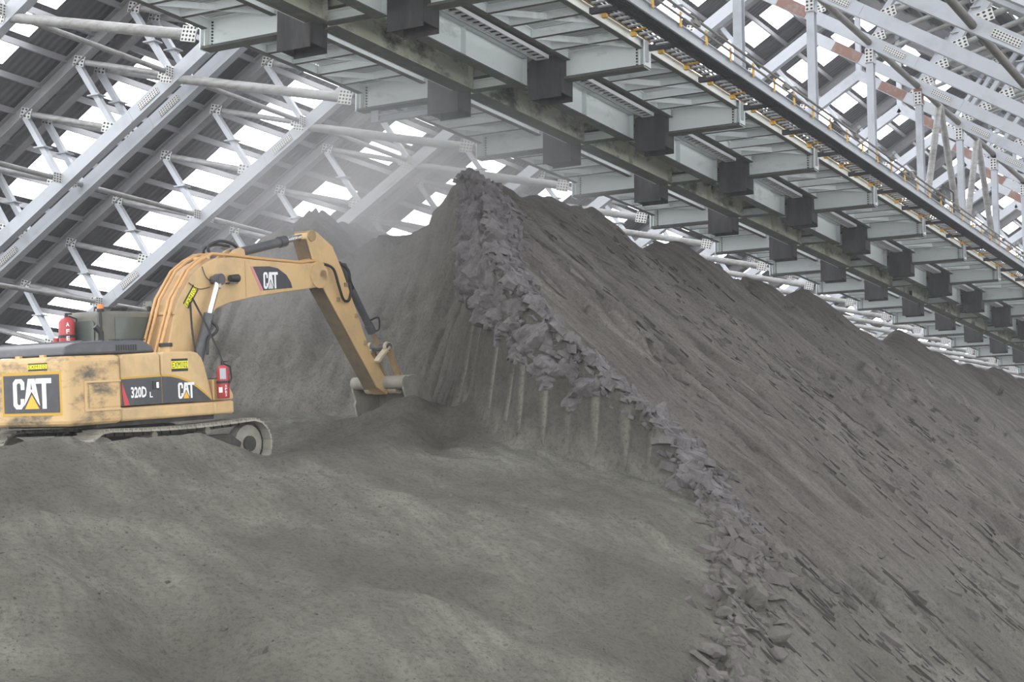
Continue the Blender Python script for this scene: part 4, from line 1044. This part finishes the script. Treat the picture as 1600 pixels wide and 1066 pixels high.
# stick cylinder on top of the boom
m = MB(); m.tube([(0, 2.98, 4.24), (0, 4.38, 4.53)], 0.095, 'cylinder', 18); m.tube([(0, 4.22, 4.497), (0, 4.40, 4.535)], 0.12, 'cylinder', 18); c_ = m.build('stick_cylinder', EXC)
m = MB(); m.tube([(0, 4.36, 4.525), (0, 5.0, 4.655)], 0.06, 'chrome', 14); o = m.build('cylinder_rod', c_); o['label'] = 'bright chrome rod'
m = MB(); m.tube([(-0.1, 2.98, 4.24), (0.1, 2.98, 4.24)], 0.11, 'cylinder', 14); m.build('barrel_eye', c_)
# bucket cylinder
m = MB(); m.tube([(0, 6.12, 4.02), (0, 7.05, 2.66)], 0.085, 'cylinder', 16); m.tube([(0, 6.98, 2.76), (0, 7.10, 2.58)], 0.105, 'cylinder', 16); c_ = m.build('bucket_cylinder', EXC)
m = MB(); m.tube([(0, 7.06, 2.64), (0, 7.31, 2.26)], 0.055, 'stickunder', 12); m.build('cylinder_rod', c_)
hose([(0.1, 6.95, 2.85), (0.16, 7.15, 2.9), (0.12, 7.2, 2.65), (0.08, 7.08, 2.6)], 0.02, c_)
# linkage
for s in (-1, 1):
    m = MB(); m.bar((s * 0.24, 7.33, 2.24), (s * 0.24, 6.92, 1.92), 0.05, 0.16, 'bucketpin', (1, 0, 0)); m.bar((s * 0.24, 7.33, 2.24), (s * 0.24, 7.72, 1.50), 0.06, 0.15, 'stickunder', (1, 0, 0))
    m.tube([(s * 0.2, 7.33, 2.24), (s * 0.28, 7.33, 2.24)], 0.12, 'bucketpin', 14); m.build('bucket_link', EXC)
m = MB(); m.tube([(-0.3, 7.33, 2.24), (0.3, 7.33, 2.24)], 0.09, 'cylinder', 12); m.build('link_pin', EXC)
# bucket
arc = [(7.19, 1.50), (7.34, 1.57), (7.60, 1.60), (7.84, 1.52), (8.05, 1.32), (8.16, 1.02), (8.12, 0.68), (7.92, 0.40), (7.62, 0.24), (7.40, 0.20)]
inn = [(7.24, 1.47), (7.35, 1.53), (7.59, 1.56), (7.82, 1.48), (8.02, 1.30), (8.12, 1.01), (8.08, 0.70), (7.90, 0.44), (7.61, 0.28), (7.40, 0.24)]
m = MB(); m.prism(arc + inn[::-1], -0.74, 0.74, 'bucket'); BK = m.build('bucket', EXC)
for s in (-1, 1):
    m = MB(); m.prism([(7.19, 1.50), (7.34, 1.57), (7.60, 1.61), (7.85, 1.53), (8.07, 1.33), (8.18, 1.02), (8.14, 0.66), (7.93, 0.38), (7.60, 0.22), (7.38, 0.20), (7.34, 0.62), (7.26, 0.95), (7.30, 1.05), (7.20, 1.28)], s * 0.74 - 0.025, s * 0.74 + 0.025, 'bucket'); m.build('side_plate', BK, bevel=0.008)
m = MB(); m.tube([(-0.76, 7.30, 1.44), (0.76, 7.30, 1.44)], 0.145, 'bucket', 20); m.build('torsion_tube', BK)
m = MB(); m.tube([(0.22, 7.42, 1.36), (0.46, 7.42, 1.36)], 0.17, 'bucketpin', 18); m.build('hinge_boss', BK); m = MB(); m.tube([(-0.46, 7.42, 1.36), (-0.22, 7.42, 1.36)], 0.17, 'bucketpin', 18); m.build('hinge_boss', BK)
for s in (-1, 1):
    m = MB(); m.prism([(7.35, 1.45), (7.80, 1.50), (7.80, 1.62), (7.74, 1.68), (7.66, 1.62), (7.52, 1.56), (7.40, 1.52)], s * 0.25 - 0.03, s * 0.25 + 0.03, 'bucketpin'); m.build('ear', BK)
for i in range(5):
    m = MB(); x = -0.62 + i * 0.31; m.prism([(7.48, 0.28), (7.44, 0.18), (7.20, 0.10), (7.22, 0.16)], x - 0.05, x + 0.05, 'bucket'); m.build('tooth', BK)

BOULDERS = [
    (-7.95, 21.11, 0.46, (1.2, 0.9, 0.75), 0.00, 'rockg', 'large angular grey boulder, biggest of the cluster at lower right'),
    (-8.21, 20.42, 0.46, (1.25, 0.8, 0.38), 1.70, 'rockg', 'flat pale slab left of the biggest boulder'),
    (-7.30, 20.02, 0.36, (1.15, 0.85, 0.8), 0.40, 'rockg', 'dark rounded boulder below the biggest boulder'),
    (-7.14, 19.70, 0.24, (1, 1, 0.8), 2.10, 'rock', 'small dark boulder right under the dark rounded one'),
    (-7.81, 19.53, 0.22, (1.1, 0.8, 0.8), 0.80, 'rockg', 'squarish dark rock below the flat pale slab'),
    (-8.00, 19.96, 0.18, (1.3, 0.7, 0.6), 2.50, 'rockg', 'small black rock tucked under the flat pale slab'),
    (-7.45, 18.20, 0.34, (1, 0.8, 0.9), 1.20, 'rock', 'steep brown rock at the bottom left of the boulder cluster'),
    (-8.09, 21.23, 0.16, (1.3, 0.7, 0.6), 2.90, 'rockg', 'small wedge of rock sitting above the biggest boulder'),
    (-7.84, 21.62, 0.32, (1.3, 0.8, 0.35), 1.60, 'rockg', 'thin dark slab jutting out right of the biggest boulder'),
    (-8.58, 23.10, 0.22, (1.3, 0.8, 0.35), 0.30, 'rockg', 'pale flat stone at the top of the loose slab cluster'),
    (-8.31, 21.97, 0.28, (1.4, 0.8, 0.3), 2.00, 'rockg', 'tilted pale slab in the middle of the loose slab cluster'),
    (-8.28, 22.57, 0.24, (1.2, 0.9, 0.3), 0.70, 'rock', 'wide grey slab at the lower edge of the loose slab cluster'),
    (-8.44, 23.63, 0.13, (1, 0.8, 0.7), 2.40, 'rockg', 'small pale stone right of the loose slab cluster'),
    (-8.97, 23.94, 0.2, (1, 0.8, 0.8), 1.10, 'rock', 'dark block stuck in the crust edge above the slab cluster'),
    (-9.80, 23.69, 0.3, (1.6, 0.5, 0.5), 2.80, 'rock', 'long dark slab leaning on the edge of the greenish bench'),
    (-9.40, 23.92, 0.17, (1, 0.9, 0.7), 1.50, 'rock', 'small dark hollowed rock on the crust edge'),
    (-7.93, 22.80, 0.11, (1, 0.8, 0.8), 0.20, 'rock', 'tiny dark stone, right one of a close pair on the slope'),
    (-7.85, 22.22, 0.09, (1, 0.8, 0.8), 1.90, 'rock', 'tiny dark stone, left one of a close pair on the slope'),
    (-7.91, 23.94, 0.14, (1.1, 0.8, 0.7), 0.60, 'rockg', 'small pale cube-like stone alone on the slope'),
    (-7.76, 23.99, 0.18, (1.3, 0.8, 0.6), 2.30, 'rock', 'grey stone beside a streak of flakes on the slope'),
    (-7.65, 21.14, 0.22, (1.3, 1, 0.25), 1.00, 'rockg', 'flat pale plate lying between the two largest boulders'),
    (-7.48, 19.56, 0.22, (1.3, 0.9, 0.35), 2.70, 'rockg', 'pale flat rock left of the dark rounded boulder'),
    (-7.32, 18.71, 0.2, (1.1, 0.9, 0.7), 1.40, 'rock', 'brown lump above the steep brown rock'),
    (-10.20, 13.08, 0.11, (1, 0.9, 0.8), 0.10, 'rockg', 'lone pale pebble-sized stone low on the foreground slope'),
    (-14.95, 26.03, 0.42, (1.3, 0.8, 0.7), 1.80, 'slabmauve', 'largest mauve boulder high in the broken crust'),
    (-15.03, 26.75, 0.26, (1, 0.9, 0.7), 0.50, 'slabmauve', 'smaller mauve boulder beside the largest one in the crust'),
    (-7.81, 26.62, 0.2, (1.5, 0.7, 0.5), 2.20, 'rockg', 'pale elongated rock far down the long slope'),
    (-7.15, 26.28, 0.22, (1.3, 0.8, 0.6), 0.90, 'rock', 'dark lump at the lower right of the long slope'),
]

# ------------------------------------------------------------------ rubble, boulders, dust
def zat(x, y): return float(height(np.array([x]), np.array([y]))[0][0])
ico = []
def rock_geo(rng, n=1):
    bm = bmesh.new(); bmesh.ops.create_icosphere(bm, subdivisions=n, radius=0.5)
    vs = [Vector(v.co) for v in bm.verts]; fs = [[v.index for v in f.verts] for f in bm.faces]; bm.free()
    cut = [(Vector((rng.gauss(0, 1), rng.gauss(0, 1), rng.gauss(0, 1))).normalized(), rng.uniform(0.18, 0.40)) for _ in range(9)]
    for i, v in enumerate(vs):
        for nrm, d in cut:
            e = v.dot(nrm) - d
            if e > 0: v = v - nrm * e
        vs[i] = v * (1 + rng.uniform(-0.04, 0.04))
    return vs, fs
rg = random.Random(11)
ROCKS = [rock_geo(rg, 1) for _ in range(10)]
BIG = [rock_geo(rg, 3) for _ in range(8)]
def scatter(name, label, cat, pts, k):
    """pts: x, y, z, size, flatness, normal-tilt"""
    m = MB()
    for x, y, z, s, fl, tilt in pts:
        vs, fs = ROCKS[rg.randrange(len(ROCKS))]
        Mx = Matrix.Rotation(tilt, 3, 'Y') @ Matrix.Rotation(rg.uniform(-0.5, 0.5), 3, 'X') @ Matrix.Rotation(rg.uniform(0, 6.28), 3, 'Z') @ Matrix.Diagonal((s * rg.uniform(0.8, 1.5), s * rg.uniform(0.6, 1.0), s * fl))
        m.add([Mx @ v + Vector((x, y, z)) for v in vs], fs, k)
    o = m.build(name, fix=False); return tag(o, label, cat, kind='stuff')
nr = np.random.default_rng(5)
# broken crust along the lip of the cut
CR = [(p[0], p[1]) for p in LIP] + [(-8.4, 21.2), (-7.7, 19.2), (-7.1, 17.4), (-6.4, 15.4)]
def along(n, off, spread):
    seg = [math.dist(a, b) for a, b in zip(CR, CR[1:])]; tot = sum(seg); out = []
    cum = np.concatenate([[0], np.cumsum(seg)])
    for t in nr.random(n) * tot:
        i = min(int(np.searchsorted(cum, t)) - 1, len(seg) - 1); i = max(i, 0)
        a, b = CR[i], CR[i + 1]; f = (t - cum[i]) / seg[i]
        dx, dy = (b[0] - a[0]) / seg[i], (b[1] - a[1]) / seg[i]
        w = off + spread * nr.normal()
        out.append((a[0] + dx * f * seg[i] - dy * w, a[1] + dy * f * seg[i] + dx * w, t / tot))
    return np.array(out)
def flake(m, x, y, z, lx, ly, lz, tilt, yaw, k):
    """irregular thin slab lying on the slope, long side downhill"""
    n = 6; top = []; bot = []
    ph = rg.uniform(0, 6.28)
    for i in range(n):
        a = ph + 2 * PI * i / n; r = rg.uniform(0.65, 1.1)
        top.append(Vector((lx * 0.5 * r * math.cos(a) * 0.9, ly * 0.5 * r * math.sin(a) * 0.9, lz * 0.5 + rg.uniform(-.15, .15) * lz)))
        bot.append(Vector((lx * 0.5 * r * math.cos(a), ly * 0.5 * r * math.sin(a), -lz * 0.5)))
    Mx = Matrix.Rotation(tilt, 3, 'Y') @ Matrix.Rotation(rg.uniform(-0.35, 0.35), 3, 'X') @ Matrix.Rotation(yaw, 3, 'Z')
    c = Vector((x, y, z))
    m.add([Mx @ v + c for v in top + bot], [tuple(range(n)), tuple(range(n, 2 * n))[::-1]] + [(i, n + i, n + (i + 1) % n, (i + 1) % n) for i in range(n)], k)
P1 = along(5200, 0.12, 0.24)
Z1 = height(P1[:, 0], P1[:, 1])[0]
PL = pile(P1[:, 0], P1[:, 1])
for nm, lo, hi, k, lab in (('crust_rubble', 0.0, 0.62, 'slabmauve', 'broken mauve crust and rubble along the lip of the dug face'), ('crust_rubble', 0.62, 1.01, 'rock', 'broken brown crust rubble between the bench and the long slope')):
    m = MB()
    for (x, y, q), z, pz in zip(P1, Z1, PL):
        if not (lo <= q < hi): continue
        if pz - z > 0.6: continue
        if q > 0.70 and nr.random() < 0.87: continue
        s = float(np.clip(nr.lognormal(-1.9, 0.45), 0.06, 0.42)) * (0.8 if q > 0.7 else 1)
        flake(m, x, y, z + 0.02, s * nr.uniform(0.9, 1.7), s * nr.uniform(0.5, 1.0), s * nr.uniform(0.16, 0.45), nr.uniform(0.0, 1.1), nr.uniform(-1.2, 1.2), k)
    tag(m.build(nm, fix=False), lab, 'rubble', kind='stuff')
# flakes on the long slope, then dark strips painting shadowed cracks
xs = nr.uniform(-17.5, -3.5, 15000); ys = 13.5 + 42 * nr.random(15000) ** 1.35
hh, sw, fw, sc = height(xs, ys)
den = fbm(xs * 0.30, ys * 1.2, 3, 201)
m = MB()
for x, y, z, s_, d_ in zip(xs, ys, hh, sw, den):
    if s_ < 0.3 or z < -2.5 or d_ < 0.09: continue
    s = float(np.clip(nr.lognormal(-2.0, 0.55), 0.05, 0.6))
    flake(m, x, y, z - 0.005, s, s * nr.uniform(0.15, 0.4), min(0.10, s * nr.uniform(0.10, 0.28)), 0.70 + nr.uniform(-0.22, 0.10), nr.uniform(-0.45, 0.30), 'rock')
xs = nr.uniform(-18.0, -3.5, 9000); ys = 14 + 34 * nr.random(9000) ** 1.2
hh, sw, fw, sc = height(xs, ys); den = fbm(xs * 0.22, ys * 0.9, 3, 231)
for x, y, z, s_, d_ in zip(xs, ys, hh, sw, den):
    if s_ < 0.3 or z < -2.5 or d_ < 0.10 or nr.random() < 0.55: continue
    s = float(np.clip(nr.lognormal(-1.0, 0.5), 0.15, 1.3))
    flake(m, x, y, z - 0.012, s, nr.uniform(0.022, 0.055), 0.05, 0.70 + nr.uniform(-0.05, 0.04), nr.uniform(-0.22, 0.10), 'crackshade')  # narrow dark strips drawn as crack shadows
tag(m.build('slope_flakes_crack_shades', fix=False), 'thin crust flakes and painted crack-shadow strips down the long slope', 'flakes', kind='stuff')
xs = nr.uniform(-20, -7, 9000); ys = nr.uniform(10.5, 26, 9000); hh, sw, fw, sc = height(xs, ys); den = fbm(xs * 0.5, ys * 0.5, 3, 211)
scatter('bench_pebbles', 'small dusty pebbles scattered over the greenish foreground ore', 'pebbles',
        [(x, y, z + 0.003, float(np.clip(nr.lognormal(-3.75, 0.5), 0.012, 0.10)), nr.uniform(0.5, 0.9), 0.3) for x, y, z, s_, f_, d_ in zip(xs, ys, hh, sw, fw, den) if s_ < 0.3 and f_ < 0.8 and d_ > -0.15], 'rockg')
def boulder(x, y, s, dims, rot, k, label, sink=0.25):
    vs, fs = BIG[rg.randrange(len(BIG))]
    Mx = Matrix.Rotation(rot, 3, 'Z') @ Matrix.Rotation(rg.uniform(-0.3, 0.3), 3, 'X') @ Matrix.Diagonal((dims[0] * s, dims[1] * s, dims[2] * s))
    m = MB(); m.add([Mx @ v for v in vs], fs, k)
    o = m.build('boulder', fix=False); o.location = (x, y, zat(x, y) + dims[2] * s * (0.5 - sink)); return tag(o, label, 'boulder', 'boulders at the foot of the slope')
for (x, y, s, dims, rot, k, label) in BOULDERS:
    boulder(x, y, s * 1.2, dims, rot, k, label)

# airborne dust: thin haze in the shed and a thicker drift over the face
def vol(name, lo, hi, dens, label, cat, noise_scale=None):
    m = MB(); m.span(lo, hi, 'rock'); o = m.build(name); o.data.materials.clear()
    mt = bpy.data.materials.new(name); mt.use_nodes = True; nt = mt.node_tree; nt.nodes.clear()
    out = nt.nodes.new('ShaderNodeOutputMaterial'); sc = nt.nodes.new('ShaderNodeVolumeScatter')
    sc.inputs['Color'].default_value = (0.93, 0.93, 0.96, 1); sc.inputs['Density'].default_value = dens; sc.inputs['Anisotropy'].default_value = 0.2
    nt.links.new(sc.outputs[0], out.inputs['Volume'])
    if noise_scale:
        tc = nt.nodes.new('ShaderNodeTexCoord')
        g = nt.nodes.new('ShaderNodeTexGradient'); g.gradient_type = 'SPHERICAL'
        mp = nt.nodes.new('ShaderNodeMapping'); mp.vector_type = 'POINT'
        nt.links.new(tc.outputs['Generated'], mp.inputs[0]); mp.inputs['Location'].default_value = (-1, -1, -1); mp.inputs['Scale'].default_value = (2, 2, 2)
        nt.links.new(mp.outputs[0], g.inputs[0])
        nz = nt.nodes.new('ShaderNodeTexNoise'); nz.inputs['Scale'].default_value = noise_scale; nz.inputs['Detail'].default_value = 3
        nt.links.new(tc.outputs['Object'], nz.inputs['Vector'])
        r1 = ramp(nt, g.outputs['Fac'], [(0.0, 0.0), (0.75, 1.0)]); r2 = ramp(nt, nz.outputs['Fac'], [(0.35, 0.12), (0.7, 1.0)])
        a = nt.nodes.new('ShaderNodeMath'); a.operation = 'MULTIPLY'; nt.links.new(r1, a.inputs[0]); nt.links.new(r2, a.inputs[1])
        b = nt.nodes.new('ShaderNodeMath'); b.operation = 'MULTIPLY'; nt.links.new(a.outputs[0], b.inputs[0]); b.inputs[1].default_value = dens
        nt.links.new(b.outputs[0], sc.inputs['Density'])
    else:
        pass
    o.data.materials.append(mt); tag(o, label, cat, kind='stuff'); return o
vol('haze', (XL - 2, -3.0, FLOOR - 0.5), (XR + 2, Y1R - 1, 23.5), HAZE, 'thin dusty haze filling the shed', 'haze')
vol('dust_cloud', (-27, 26.5, 2.0), (-16.5, 42, 13.0), 0.42, 'drifting dust cloud over the dug face and behind the boom', 'dust', 0.45)
